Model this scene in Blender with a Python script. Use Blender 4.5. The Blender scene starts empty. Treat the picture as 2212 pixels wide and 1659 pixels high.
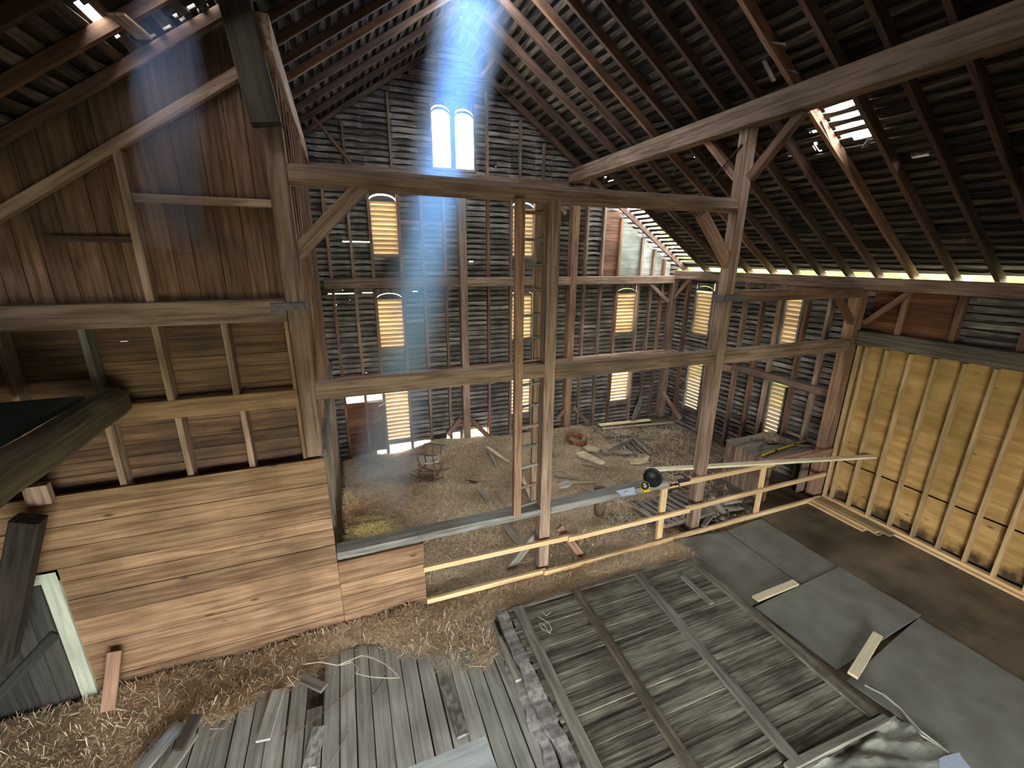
import bpy, math, random
import numpy as np
from mathutils import Vector, Matrix
random.seed(7); rng = np.random.default_rng(7)
S = bpy.context.scene
COL = S.collection
R = random.uniform

# ------------------------------------------------------------ camera, world, sun, exposure
YAW, PIT, ROL, FPX = .3723, -.2849, .0072, 922.35
CAM = Vector((0, 0, 4.7))
fw = Vector((math.sin(YAW)*math.cos(PIT), math.cos(YAW)*math.cos(PIT), math.sin(PIT)))
r0 = Vector((math.cos(YAW), -math.sin(YAW), 0)); u0 = r0.cross(fw)
cr, sr = math.cos(ROL), math.sin(ROL)
rt = r0*cr+u0*sr; up = u0*cr-r0*sr
cd = bpy.data.cameras.new('camera'); cam = bpy.data.objects.new('camera', cd); COL.objects.link(cam)
cd.sensor_width = 36; cd.lens = 36*FPX/2212; cd.clip_start = .05; cd.clip_end = 500
M = Matrix((rt, up, -fw)).transposed().to_4x4(); M.translation = CAM
cam.matrix_world = M; S.camera = cam
S.view_settings.view_transform = 'Standard'; S.view_settings.look = 'None'
S.view_settings.gamma = 1; S.view_settings.use_curve_mapping = False
S.view_settings.exposure = 0.5
S.render.engine = 'CYCLES'
S.cycles.max_bounces = 6; S.cycles.diffuse_bounces = 4; S.cycles.transparent_max_bounces = 4
S.cycles.volume_bounces = 0; S.cycles.use_light_tree = False; S.cycles.sample_clamp_indirect = 0; S.cycles.caustics_reflective = False; S.cycles.caustics_refractive = False

SKY = 24.0
w = bpy.data.worlds.new('sky'); S.world = w; w.use_nodes = True
bg = w.node_tree.nodes['Background']; bg.inputs[0].default_value = (.93, .97, 1, 1); bg.inputs[1].default_value = SKY

def add_light(name, kind, loc, target, energy, color=(1, 1, 1), **kw):
    d = bpy.data.lights.new(name, kind); d.energy = energy; d.color = color
    for k, v in kw.items(): setattr(d, k, v)
    o = bpy.data.objects.new(name, d); COL.objects.link(o); o.location = loc
    o.rotation_euler = (Vector(target)-Vector(loc)).to_track_quat('-Z', 'Y').to_euler()
    return o
add_light('sun', 'SUN', (20, 5, 30), (12, 8, 0), 1.5, (1, .95, .85), angle=.1)
# light portals in the real openings: they only guide the sampling of the sky
def portal(loc, target, sx, sy):
    o = add_light('daylight_portal', 'AREA', loc, target, 1, shape='RECTANGLE', size=sx, size_y=sy); o.data.cycles.is_portal = True; return o
portal((.5, -3.85, 1.4), (.5, 0, 1.4), 4.8, 2.9)

# ------------------------------------------------------------ pixels to points
def ray(x, y): return rt*((x-1106)/FPX)+up*(-(y-829.5)/FPX)+fw
def at(ax, val, x, y):
    d = ray(x, y); return CAM+d*((val-CAM[ax])/d[ax])
def PX(v, x, y): return at(0, v, x, y)
def PY(v, x, y): return at(1, v, x, y)
def PZ(v, x, y): return at(2, v, x, y)
SL, ZE, XE, XR = .67, 4.44, 9.0, 2.5
ZR = ZE+SL*(XE-XR)                       # ridge, underside of the rafters
XW = 2*XR-XE                              # left eave
def roofz(x): return ZR-SL*abs(x-XR)
def PR(x, y, side=1, off=.16):            # on the roof boarding
    n = Vector((SL*side, 0, 1)); d = ray(x, y); p0 = Vector((XR, 0, ZR+off))
    return CAM+d*((p0-CAM).dot(n)/d.dot(n))

# ------------------------------------------------------------ materials
def mat_new(name):
    m = bpy.data.materials.new(name); m.use_nodes = True
    nt = m.node_tree; return m, nt, nt.nodes, nt.links, nt.nodes['Principled BSDF']
def wood(name, c1, c2, stain=(.05, .04, .03), st=.35, stscale=1.3, gs=(1.6, 26, 26), rough=.85, bump=.35, tone=.35, knots=0, mold=0):
    m, nt, N, L, B = mat_new(name)
    a = N.new('ShaderNodeAttribute'); a.attribute_name = 'gc'
    r = N.new('ShaderNodeAttribute'); r.attribute_name = 'rnd'
    mp = N.new('ShaderNodeMapping'); mp.inputs['Scale'].default_value = gs; L.new(a.outputs['Vector'], mp.inputs[0])
    mu = N.new('ShaderNodeMath'); mu.operation = 'MULTIPLY'; mu.inputs[1].default_value = 57; L.new(r.outputs['Fac'], mu.inputs[0])
    n1 = N.new('ShaderNodeTexNoise'); n1.noise_dimensions = '4D'; n1.inputs['Scale'].default_value = 1; n1.inputs['Detail'].default_value = 6; n1.inputs['Distortion'].default_value = .5
    L.new(mp.outputs[0], n1.inputs['Vector']); L.new(mu.outputs[0], n1.inputs['W'])
    cr = N.new('ShaderNodeValToRGB'); cr.color_ramp.elements[0].position = .37; cr.color_ramp.elements[1].position = .63
    cr.color_ramp.elements[0].color = (*c1, 1); cr.color_ramp.elements[1].color = (*c2, 1); L.new(n1.outputs['Fac'], cr.inputs[0])
    geo = N.new('ShaderNodeNewGeometry')
    n2 = N.new('ShaderNodeTexNoise'); n2.inputs['Scale'].default_value = stscale; n2.inputs['Detail'].default_value = 5; L.new(geo.outputs['Position'], n2.inputs['Vector'])
    r2 = N.new('ShaderNodeValToRGB'); r2.color_ramp.elements[0].position = .42; r2.color_ramp.elements[1].position = .68; r2.color_ramp.elements[1].color = (st, st, st, 1); L.new(n2.outputs['Fac'], r2.inputs[0])
    mx = N.new('ShaderNodeMix'); mx.data_type = 'RGBA'; L.new(r2.outputs[0], mx.inputs[0]); L.new(cr.outputs[0], mx.inputs[6]); mx.inputs[7].default_value = (*stain, 1)
    out = mx.outputs[2]
    if knots:
        mk = N.new('ShaderNodeMapping'); mk.inputs['Scale'].default_value = (knots, knots*2.6, knots*2.6); L.new(a.outputs['Vector'], mk.inputs[0])
        v = N.new('ShaderNodeTexVoronoi'); v.inputs['Scale'].default_value = 1; va = N.new('ShaderNodeVectorMath'); va.operation = 'ADD'; L.new(mk.outputs[0], va.inputs[0]); L.new(mu.outputs[0], va.inputs[1]); L.new(va.outputs[0], v.inputs['Vector'])
        rk = N.new('ShaderNodeValToRGB'); rk.color_ramp.elements[0].position = .04; rk.color_ramp.elements[0].color = (.85, .85, .85, 1); rk.color_ramp.elements[1].position = .12; rk.color_ramp.elements[1].color = (0, 0, 0, 1); L.new(v.outputs['Distance'], rk.inputs[0])
        m2 = N.new('ShaderNodeMix'); m2.data_type = 'RGBA'; L.new(rk.outputs[0], m2.inputs[0]); L.new(out, m2.inputs[6]); m2.inputs[7].default_value = (c1[0]*.3, c1[1]*.22, c1[2]*.2, 1); out = m2.outputs[2]
    if mold:                                   # black mould creeping up from the floor
        sx = N.new('ShaderNodeSeparateXYZ'); L.new(geo.outputs['Position'], sx.inputs[0])
        n3 = N.new('ShaderNodeTexNoise'); n3.inputs['Scale'].default_value = 5; n3.inputs['Detail'].default_value = 6; L.new(geo.outputs['Position'], n3.inputs['Vector'])
        ad = N.new('ShaderNodeMath'); ad.operation = 'MULTIPLY_ADD'; ad.inputs[1].default_value = -mold; L.new(n3.outputs['Fac'], ad.inputs[0]); L.new(sx.outputs[2], ad.inputs[2])
        r3 = N.new('ShaderNodeValToRGB'); r3.color_ramp.elements[0].position = 0; r3.color_ramp.elements[0].color = (.9, .9, .9, 1); r3.color_ramp.elements[1].position = .25; r3.color_ramp.elements[1].color = (0, 0, 0, 1); 
        ad2 = N.new('ShaderNodeMath'); ad2.operation = 'ADD'; ad2.inputs[1].default_value = mold*.33; L.new(ad.outputs[0], ad2.inputs[0]); L.new(ad2.outputs[0], r3.inputs[0])
        m3 = N.new('ShaderNodeMix'); m3.data_type = 'RGBA'; L.new(r3.outputs[0], m3.inputs[0]); L.new(out, m3.inputs[6]); m3.inputs[7].default_value = (.025, .02, .015, 1); out = m3.outputs[2]
    h = N.new('ShaderNodeHueSaturation'); mr = N.new('ShaderNodeMapRange'); mr.inputs[3].default_value = 1-tone; mr.inputs[4].default_value = 1+tone*.8
    L.new(r.outputs['Fac'], mr.inputs[0]); L.new(mr.outputs[0], h.inputs['Value']); L.new(out, h.inputs['Color']); L.new(h.outputs[0], B.inputs['Base Color'])
    B.inputs['Roughness'].default_value = rough; B.inputs['Specular IOR Level'].default_value = .25
    b = N.new('ShaderNodeBump'); b.inputs['Strength'].default_value = bump; b.inputs['Distance'].default_value = .01; L.new(n1.outputs['Fac'], b.inputs['Height']); L.new(b.outputs[0], B.inputs['Normal'])
    return m
def plain(name, c, rough=.6, metal=0, noise=0, ns=20, bump=0, c2=None, spec=.4):
    m, nt, N, L, B = mat_new(name)
    B.inputs['Roughness'].default_value = rough; B.inputs['Metallic'].default_value = metal; B.inputs['Specular IOR Level'].default_value = spec
    geo = N.new('ShaderNodeNewGeometry'); n = N.new('ShaderNodeTexNoise'); n.inputs['Scale'].default_value = ns; n.inputs['Detail'].default_value = 6; L.new(geo.outputs['Position'], n.inputs['Vector'])
    cr = N.new('ShaderNodeValToRGB'); cr.color_ramp.elements[0].position = .35; cr.color_ramp.elements[1].position = .65
    c2 = c2 or tuple(v*(1-noise) for v in c)
    cr.color_ramp.elements[0].color = (*c2, 1); cr.color_ramp.elements[1].color = (*c, 1); L.new(n.outputs['Fac'], cr.inputs[0]); L.new(cr.outputs[0], B.inputs['Base Color'])
    if bump:
        b = N.new('ShaderNodeBump'); b.inputs['Strength'].default_value = bump; b.inputs['Distance'].default_value = .02; L.new(n.outputs['Fac'], b.inputs['Height']); L.new(b.outputs[0], B.inputs['Normal'])
    return m
def ramp_mat(name, cols, rough=.8, spec=.3):
    m, nt, N, L, B = mat_new(name)
    r = N.new('ShaderNodeAttribute'); r.attribute_name = 'rnd'
    cr = N.new('ShaderNodeValToRGB'); e = cr.color_ramp.elements
    while len(e) < len(cols): e.new(.5)
    for i, c in enumerate(cols): e[i].position = i/(len(cols)-1); e[i].color = (*c, 1)
    L.new(r.outputs['Fac'], cr.inputs[0]); L.new(cr.outputs[0], B.inputs['Base Color']); B.inputs['Roughness'].default_value = rough; B.inputs['Specular IOR Level'].default_value = spec
    return m
TIM = wood('aged_timber', (.20, .125, .085), (.42, .295, .215), stain=(.09, .06, .045), st=.4)
TIM2 = wood('red_timber', (.20, .105, .065), (.40, .235, .15), st=.45)
GREYB = wood('weathered_grey_wood', (.165, .148, .118), (.34, .31, .25), st=.3)
RAFT = wood('rafter_wood', (.10, .055, .04), (.21, .13, .095), st=.5)
LATH = wood('lath_wood', (.17, .15, .132), (.36, .325, .29), st=.65, stscale=3, tone=.45)
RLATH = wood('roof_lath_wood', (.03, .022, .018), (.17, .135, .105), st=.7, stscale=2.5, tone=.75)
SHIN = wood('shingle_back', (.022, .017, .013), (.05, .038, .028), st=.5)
PLANK = wood('plank_wall_wood', (.195, .108, .055), (.41, .258, .145), stain=(.11, .062, .03), st=.6, stscale=1.6, gs=(1.5, 26, 26), tone=.27, knots=1.8)
BOARD = wood('partition_boards', (.095, .05, .03), (.225, .13, .078), st=.55, stscale=2, tone=.35, knots=1.4)
PLY = wood('plywood', (.46, .262, .085), (.66, .415, .165), stain=(.24, .15, .04), st=.6, stscale=1.4, gs=(1.2, 9, 9), tone=.12, knots=2.0, mold=.9, bump=.15)
NEWL = wood('new_lumber', (.66, .43, .20), (.82, .60, .33), st=.1, tone=.12, knots=1.5, bump=.1, rough=.7)
PALE = wood('pale_lumber', (.78, .66, .40), (.90, .80, .54), st=.1, tone=.08, bump=.08, rough=.7)
FLOORW = wood('floor_boards', (.14, .10, .07), (.27, .21, .15), st=.5, tone=.25)
FPLY = wood('floor_plywood', (.14, .11, .07), (.25, .20, .135), stain=(.05, .04, .025), st=.7, stscale=1.6, gs=(1, 5, 5), tone=.12, bump=.2)
GPLANK = wood('grey_floor_plank', (.27, .265, .225), (.46, .45, .39), stain=(.12, .11, .09), st=.45, stscale=2, gs=(1.6, 26, 26), tone=.2, bump=.4)
PANEL = wood('ridged_panel_wood', (.095, .083, .06), (.30, .275, .21), stain=(.05, .038, .026), st=.65, stscale=2.2, gs=(2.2, 38, 38), tone=.35, bump=.7)
ROT = wood('rotten_wood', (.20, .185, .165), (.55, .53, .49), stain=(.10, .09, .075), st=.7, stscale=16, gs=(9, 30, 30), tone=.25, bump=1)
MAT_ = plain('grey_sheet', (.25, .25, .215), .7, c2=(.185, .182, .152), ns=3)
TARP = plain('dull_green_board', (.06, .085, .07), .8, c2=(.04, .055, .045), ns=3)
WTRIM = wood('white_paint', (.44, .47, .36), (.62, .64, .50), stain=(.3, .3, .2), st=.4, tone=.05, bump=.15)
DOORM = wood('dark_door_boards', (.028, .028, .024), (.06, .06, .05), st=.4)
IRON = plain('dark_iron', (.06, .055, .06), .6, .6, .4)
STRAP = plain('grey_strap', (.16, .14, .14), .7, .2, .4)
BLACK = plain('black_plastic', (.008, .008, .009), .55, 0, .3)
YELL = plain('yellow_plastic', (.85, .55, .02), .4, 0, .15)
CHROME = plain('chrome', (.6, .6, .58), .25, .9, .2)
WHITE = plain('white_paper', (.72, .80, .92), .6, 0, .1, 8)
CLIP = plain('grey_clipboard', (.25, .30, .34), .4, 0, .2)
INK = plain('dark_ink', (.02, .02, .03), .7)
RUST = plain('rusty_metal', (.36, .14, .05), .8, 0, c2=(.16, .06, .03), ns=9, bump=.3)
CLAY = plain('brown_tub', (.22, .14, .10), .8, 0, .4, 15)
PLASTIC = plain('clear_tarp', (.34, .34, .28), .45, 0, c2=(.24, .24, .19), ns=9, bump=.6)
GRASS = plain('grass', (.38, .38, .27), .9, 0, c2=(.32, .33, .22), ns=2)
LEAF = plain('leaf', (.25, .42, .05), .7, 0, .4, 30)
PLASTER = plain('plaster_dust', (.62, .60, .54), .9, 0, c2=(.35, .31, .25), ns=14, bump=.6)
HAY = ramp_mat('hay', [(.15, .11, .07), (.38, .28, .175), (.64, .49, .32), (.82, .67, .46), (.96, .86, .66)])
HAYB = plain('hay_bed', (.48, .36, .23), .95, 0, c2=(.17, .12, .08), ns=16, bump=1)
TWINE = plain('dry_vine', (.62, .56, .42), .8, 0, .3)
LOUV = wood('louvre_wood', (.50, .36, .22), (.66, .52, .36), st=.2, tone=.15)
BARK = wood('bark_wood', (.16, .13, .10), (.46, .41, .34), st=.5, stscale=6, bump=.8)

# ------------------------------------------------------------ mesh builder
class MB:
    def __init__(s): s.v = []; s.f = []; s.g = []; s.r = []
    def add(s, vs, fs, gs, r=None):
        r = random.random() if r is None else r
        b = len(s.v); s.v += [tuple(v) for v in vs]; s.g += [tuple(g) for g in gs]; s.r += [r]*len(vs)
        s.f += [tuple(i+b for i in f) for f in fs]; return s
    def beam(s, a, b, w, h, upv=(0, 0, 1), ch=.12, seg=1, jit=0, taper=1, r=None, bow=0):
        a, b = Vector(a), Vector(b); d = b-a; ln = d.length; d.normalize(); upv = Vector(upv)
        side = d.cross(upv)
        if side.length < 1e-4: side = d.cross(Vector((1, 0, 0)))
        side.normalize(); u2 = side.cross(d).normalized()
        c = min(w, h)*ch
        pr = [(-w/2+c, -h/2), (w/2-c, -h/2), (w/2, -h/2+c), (w/2, h/2-c), (w/2-c, h/2), (-w/2+c, h/2), (-w/2, h/2-c), (-w/2, -h/2+c)] if c > 0 else [(-w/2, -h/2), (w/2, -h/2), (w/2, h/2), (-w/2, h/2)]
        n = len(pr); vs = []; gs = []; fs = []; off = R(0, 9)
        for i in range(seg+1):
            t = i/seg; k = 1+(taper-1)*t; js, ju = (R(-jit, jit), R(-jit, jit)) if 0 < i < seg else (0, 0)
            ju += bow*math.sin(math.pi*t)
            for (x, y) in pr:
                vs.append(a+d*(ln*t)+side*(x*k+js)+u2*(y*k+ju)); gs.append((ln*t+off, x+off, y))
            if i:
                for j in range(n):
                    q = (i-1)*n; fs.append((q+j, q+(j+1) % n, q+n+(j+1) % n, q+n+j))
        fs.append(tuple(range(n-1, -1, -1))); fs.append(tuple(range(seg*n, seg*n+n)))
        return s.add(vs, fs, gs, r)
    def box(s, lo, hi, axis=0, ch=0, r=None):
        lo, hi = Vector(lo), Vector(hi); c = (lo+hi)/2; e = hi-lo
        a = c.copy(); b = c.copy(); a[axis] = lo[axis]; b[axis] = hi[axis]
        if axis == 2: return s.beam(a, b, e[0], e[1], (0, 1, 0), ch, r=r)
        w = e[1] if axis == 0 else e[0]
        return s.beam(a, b, w, e[2], (0, 0, 1), ch, r=r)
    def prism(s, poly, h, z=None, r=None, axis=0, off=None):          # flat polygon (3-D points) thickened along h (vector)
        n = len(poly); h = Vector(h); off = R(0, 9) if off is None else off
        vs = [Vector(p) for p in poly]+[Vector(p)+h for p in poly]
        gs = [(v[axis]+off, v[(axis+1) % 3]+off, v[2]) if axis != 2 else (v[2]+off, v[0]+off, v[1]) for v in vs]
        fs = [tuple(range(n)), tuple(range(2*n-1, n-1, -1))]+[(i, n+i, n+(i+1) % n, (i+1) % n) for i in range(n)]
        return s.add(vs, fs, gs, r)
    def tube(s, pts, rad, n=6, r=None):
        pts = [Vector(p) for p in pts]; m = len(pts); vs = []; gs = []; fs = []; ln = 0
        rad = rad if isinstance(rad, (list, tuple)) else [rad]*m
        ref = Vector((.3, .2, 1)).normalized()
        for i, p in enumerate(pts):
            d = (pts[min(i+1, m-1)]-pts[max(i-1, 0)]).normalized(); a = d.cross(ref)
            if a.length < .05: a = d.cross(Vector((1, 0, 0)))
            a.normalize(); b = a.cross(d)
            if i: ln += (p-pts[i-1]).length
            for j in range(n):
                t = 2*math.pi*j/n; vs.append(p+(a*math.cos(t)+b*math.sin(t))*rad[i]); gs.append((ln, math.cos(t)*rad[i], math.sin(t)*rad[i]))
            if i:
                for j in range(n): q = (i-1)*n; fs.append((q+j, q+(j+1) % n, q+n+(j+1) % n, q+n+j))
        fs.append(tuple(range(n-1, -1, -1))); fs.append(tuple(range((m-1)*n, m*n)))
        return s.add(vs, fs, gs, r)
    def lathe(s, prof, c, axis=(0, 0, 1), n=24, r=None):     # (radius, height) profile about an axis
        ax = Vector(axis).normalized(); a = ax.orthogonal().normalized(); b = ax.cross(a); c = Vector(c); m = len(prof); vs = []; fs = []
        for (rr, hh) in prof:
            for j in range(n): t = 2*math.pi*j/n; vs.append(c+ax*hh+(a*math.cos(t)+b*math.sin(t))*rr)
        for i in range(m-1):
            for j in range(n): q = i*n; fs.append((q+j, q+(j+1) % n, q+n+(j+1) % n, q+n+j))
        fs.append(tuple(range(n-1, -1, -1))); fs.append(tuple(range((m-1)*n, m*n)))
        return s.add(vs, fs, [tuple(v) for v in vs], r)
    def build(s, name, m, parent=None, smooth=False, **tags):
        me = bpy.data.meshes.new(name); me.from_pydata(s.v, [], s.f)
        at_ = me.attributes.new('gc', 'FLOAT_VECTOR', 'POINT'); at_.data.foreach_set('vector', np.array(s.g, dtype=np.float32).ravel())
        ar = me.attributes.new('rnd', 'FLOAT', 'POINT'); ar.data.foreach_set('value', np.array(s.r, dtype=np.float32))
        me.materials.append(m)
        if smooth: me.shade_smooth()
        o = bpy.data.objects.new(name, me); COL.objects.link(o)
        if parent is not None: o.parent = parent
        for k, v in tags.items(): o[k] = v
        return o
def thing(name, label, cat, group=None, loc=(0, 0, 0)):
    o = bpy.data.objects.new(name, None); COL.objects.link(o); o['label'] = label; o['category'] = cat
    o.empty_display_size = .1
    if group: o['group'] = group
    return o
def struct(name, mb, m, parent=None):
    o = mb.build(name, m, parent)
    if parent is None: o['kind'] = 'structure'
    return o
def one(name, mb, m, label, cat, group=None, smooth=False):
    o = mb.build(name, m, None, smooth); o['label'] = label; o['category'] = cat
    if group: o['group'] = group
    return o
ORD = ['first', 'second', 'third', 'fourth', 'fifth', 'sixth', 'seventh', 'eighth', 'ninth', 'tenth', 'eleventh', 'twelfth', 'thirteenth', 'fourteenth', 'fifteenth', 'sixteenth', 'seventeenth', 'eighteenth', 'nineteenth', 'twentieth']

# ------------------------------------------------------------ lath-and-shingle surfaces
def rects(u0, u1, z0, z1, holes):
    out = [(u0, u1, z0, z1)]
    for (a, b, c, d) in holes:
        if z1 <= c or z0 >= d or u1 <= a or u0 >= b: continue
        nv = []
        for (p, q, r, s_) in out:
            if q <= a or p >= b or s_ <= c or r >= d: nv.append((p, q, r, s_)); continue
            if p < a: nv.append((p, a, r, s_))
            if b < q: nv.append((b, q, r, s_))
            if r < c: nv.append((max(p, a), min(q, b), r, c))
            if d < s_: nv.append((max(p, a), min(q, b), d, s_))
        out = nv
    return out
def siding(lathmb, shmb, F, urange, zmax, holes, lholes, bays, pitch=.12, lh=.1, z0=-.12, t=.02, back=.03, gapf=.045, sholes=()):
    """F(u, z, n) -> point; laths wavy between stud lines, overlapping shingle rows behind them.
    holes go through both layers, lholes only through the laths, sholes only through the shingles"""
    z = z0; flat = not callable(zmax); top = zmax if not flat else (lambda u: zmax)
    zt = max(top(urange[0]+(urange[1]-urange[0])*i/40) for i in range(41)); sholes = list(sholes)
    while z < zt:
        bs = [urange[0]]+[b for b in bays if urange[0] < b < urange[1]]+[urange[1]]
        for (a, b) in zip(bs[:-1], bs[1:]):
            for (p, q, za, zb_) in rects(a, b, z, z+lh, holes+lholes):
                if q-p < .02 or za > max(top(p), top(q))-.02: continue
                full = (za == z and zb_ == z+lh)
                n = max(1, int((q-p)/.11)); rr = random.random(); vs = []; gs = []; fs = []; g1, g2 = R(.3, 1.15)*gapf, R(0, .4)*gapf; off = R(0, 30)
                for i in range(n+1):
                    u = p+(q-p)*i/n; s_ = math.sin(math.pi*i/n)**1.3 if 0 < i < n and full else 0
                    zl = za+g1*s_*R(.6, 1.2); zh = zb_-g2*s_+(R(-.004, .004) if full else 0)
                    zh = min(zh, top(u)); zl = min(zl, zh-.001)
                    for zz, nn in ((zl, 0), (zh, 0), (zh, t), (zl, t)):
                        vs.append(F(u, zz, nn)); gs.append((u+off, zz, nn))
                    if i:
                        k = (i-1)*4
                        for j in range(4): fs.append((k+j, k+(j+1) % 4, k+4+(j+1) % 4, k+4+j))
                fs += [(3, 2, 1, 0), (n*4, n*4+1, n*4+2, n*4+3)]
                lathmb.add(vs, fs, gs, rr)
        for (p, q, za, zb_) in rects(urange[0], urange[1], z, z+pitch, holes+sholes):
            u = p; h2 = zb_-za+(.006 if zb_ == z+pitch else 0)
            while u < q-1e-4:
                v = min(q, u+R(.5, 1.1))
                if not flat and not (min(top(u), top(v)) > za+h2 and abs(top(u)-top(v)) < 2 and (u-XR)*(v-XR) > 0): v = min(v, u+.14)
                if v > q-.05: v = q
                if za < max(top(u), top(v)):
                    e = .012; a1, a2 = min(za, top(u)-.01), min(za, top(v)-.01); b1_, b2_ = min(za+h2, top(u)), min(za+h2, top(v))
                    vs = [F(u, a1, t+back), F(v, a2, t+back), F(v, b2_, t+back+.006), F(u, b1_, t+back+.006), F(u, a1, t+back+e), F(v, a2, t+back+e), F(v, b2_, t+back+e+.006), F(u, b1_, t+back+e+.006)]
                    shmb.add(vs, [(0, 1, 2, 3), (7, 6, 5, 4), (0, 4, 5, 1), (1, 5, 6, 2), (2, 6, 7, 3), (3, 7, 4, 0)], [(u, za, 0)]*8)
                u = v
        z += pitch
# ---- far wall
WX = {'a': (.70, 1.24), 'b': (3.93, 4.47), 'c': (7.05, 7.66)}
WZ = {'up': (4.72, 5.86), 'mid': (2.66, 3.82), 'low': (.62, 1.58)}
YF = 10.13
farwin = [('a', 'up'), ('a', 'mid'), ('a', 'low'), ('b', 'up'), ('b', 'mid'), ('b', 'low'), ('c', 'mid'), ('c', 'low')]
holes = []
for k, zk in farwin:
    z0, z1 = WZ[zk]
    if (k, zk) == ('a', 'low'): z0 = .34
    holes.append((WX[k][0]-.02, WX[k][1]+.02, z0-.02, z1+.22 if zk != 'low' else z1+.02))
holes += [(2.07, 3.02, 6.58, 7.86)]                                   # the twin gable window
gaps = [(-.22, .70, 1.45, 1.6), (.42, .70, .0, .16), (.72, 1.24, .0, .28), (1.3, 1.75, 0, .24), (2.16, 2.52, .0, .34), (2.8, 3.26, .0, .38), (.1, .66, 5.02, 5.04), (-.3, .24, 3.94, 3.957), (.4, .62, 3.95, 3.967), (1.5, 1.62, 3.96, 3.975), (.4, .95, 2.36, 2.372), (2.85, 2.96, 4.63, 4.645)]
for i in range(34):
    u, z = R(-.2, 8.6), R(.6, 8.0)
    if z < roofz(u)-.4: gaps.append((u, u+R(.008, .022), z, z+R(.008, .02)))
farstud = [-.19, .26, .67, 1.27, 1.76, 2.26, 3.30, 3.88, 4.50, 4.95, 5.96, 6.46, 6.98, 7.70, 8.12, 8.5]
lm, sm = MB(), MB()
def FF(u, z, n): return (u, YF+n, z)
# shingles of the last roof bay are missing on the far right, the wall itself goes up to the rafters
siding(lm, sm, FF, (-.52, 9.1), lambda u: roofz(u)+.21, holes+gaps, [], sorted(farstud+[2.65, 5.56]), gapf=.038)
siding(lm, sm, FF, (-3.9, -.52), lambda u: roofz(u)+.21, [], [], [-3, -2, -1], gapf=.038)
WSH = wood('wall_shingle_back', (.065, .055, .046), (.14, .12, .10), st=.4)
wf = struct('wall_far', lm, LATH)
sm.build('shingle_backing', WSH, wf)
lnb = MB()
REDB = wood('red_sheathing', (.16, .075, .045), (.32, .17, .11), st=.4)
for x0, x1 in ((5.99, 6.43), (6.49, 6.95)):
    for k in range(9 if x0 > 6.2 else 0): lnb.box((x0, YF-.022, 4.28+k*.18), (x1, YF-.004, 4.28+k*.18+.175), 0)
for k in range(7): lnb.box((-.16, YF-.022, .12+k*.19), (.235, YF-.004, .12+k*.19+.185), 0); lnb.box((.29, YF-.022, .2+k*.175), (.645, YF-.004, .2+k*.175+.17), 0)
lnb.build('lining_board', REDB, wf)
lnb = MB()
for x0, x1 in ((7.01, 7.67), (7.73, 8.09), (8.15, 8.47), (8.53, 8.76)): lnb.prism([(x0, YF-.022, 4.28), (x1, YF-.022, 4.28), (x1, YF-.022, max(4.3, roofz(x1)-.02)), (x0, YF-.022, roofz(x0)-.02)], (0, .018, 0))
lnb.build('lining_board', wood('pale_sheathing', (.30, .32, .26), (.48, .50, .42), st=.3, stscale=5), wf)
for i, x in enumerate(farstud):
    segs = [(4.27, min(roofz(x)-.05, 6.3)), (2.14, 4.07), (0.02, 2.0)]
    if x in (2.26,): segs = segs
    for (a, b) in segs: MB().box((x-.03, YF-.10, a), (x+.03, YF, b), 2).build('stud', TIM if i % 3 else TIM2, wf)
for x in (.3, 1.2, 3.3, 4.1, 4.7): MB().box((x-.025, YF-.08, 6.5), (x+.025, YF, roofz(x)-.04), 2).build('stud', TIM, wf)
# ---- right wall
XRW = 9.02
rholes = [(8.66, 9.28, 2.66, 4.12), (8.66, 9.24, .55, 1.95), (6.24, 6.66, 2.68, 4.0), (6.24, 6.66, .62, 2.02)]
rg = [(u, u+.02, z, z+.015) for u, z in ((7.4, 1.0), (9.4, 1.3), (6.0, 3.0), (4.0, 3.62), (3.9, 3.62), (7.9, 3.5))]
lm, sm = MB(), MB()
rstud = [9.52, 8.52, 8.1, 7.62, 7.15, 6.74, 6.12, 5.66]
siding(lm, sm, lambda u, z, n: (XRW+n, u, z), (-3.9, 10.15), 4.25, rholes+rg, [], sorted(rstud+[4.4, 3.6, 2.8, 2, 1, 0, -1, -2]), gapf=.038)
wr = struct('wall_right', lm, LATH); sm.build('shingle_backing', WSH, wr)
for i, y in enumerate(rstud):
    MB().box((XRW-.11, y-.035, .05), (XRW, y+.035, 4.2), 2).build('stud', TIM if i % 2 else TIM2, wr)
for y in (4.45, 3.72, 2.95, 2.2):
    MB().box((XRW-.11, y-.04, 3.48), (XRW, y+.04, 4.2), 2).build('stud', TIM2, wr)
# reddish boards lining the first bay above the plywood
lb = MB()
for k in range(4): lb.box((XRW-.035, 3.72, 3.49+k*.18), (XRW-.012, 4.95, 3.665+k*.18), 1)
lb.build('lining_board', wood('red_lining', (.13, .05, .025), (.25, .11, .055), st=.4), wr)
# ---- left outer wall and back wall (out of the picture, they close the room)
m_ = MB()
for k in range(17):
    z = k*.26; m_.box((XW-.04, -3.9, z), (XW, 10.1, z+.26), 1)
wl = struct('wall_left', m_, BOARD)
m_ = MB()
for k in range(34):
    z = k*.26; half = (ZR+.1-z)/SL
    if half < .2: break
    a, b = max(XW, XR-half), min(XE, XR+half)
    if z < 2.8: m_.box((a, -3.94, z), (-1.9, -3.9, z+.26)); m_.box((2.9, -3.94, z), (b, -3.9, z+.26))
    else: m_.box((a, -3.94, z), (b, -3.9, z+.26))
struct('wall_near', m_, BOARD)

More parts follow.
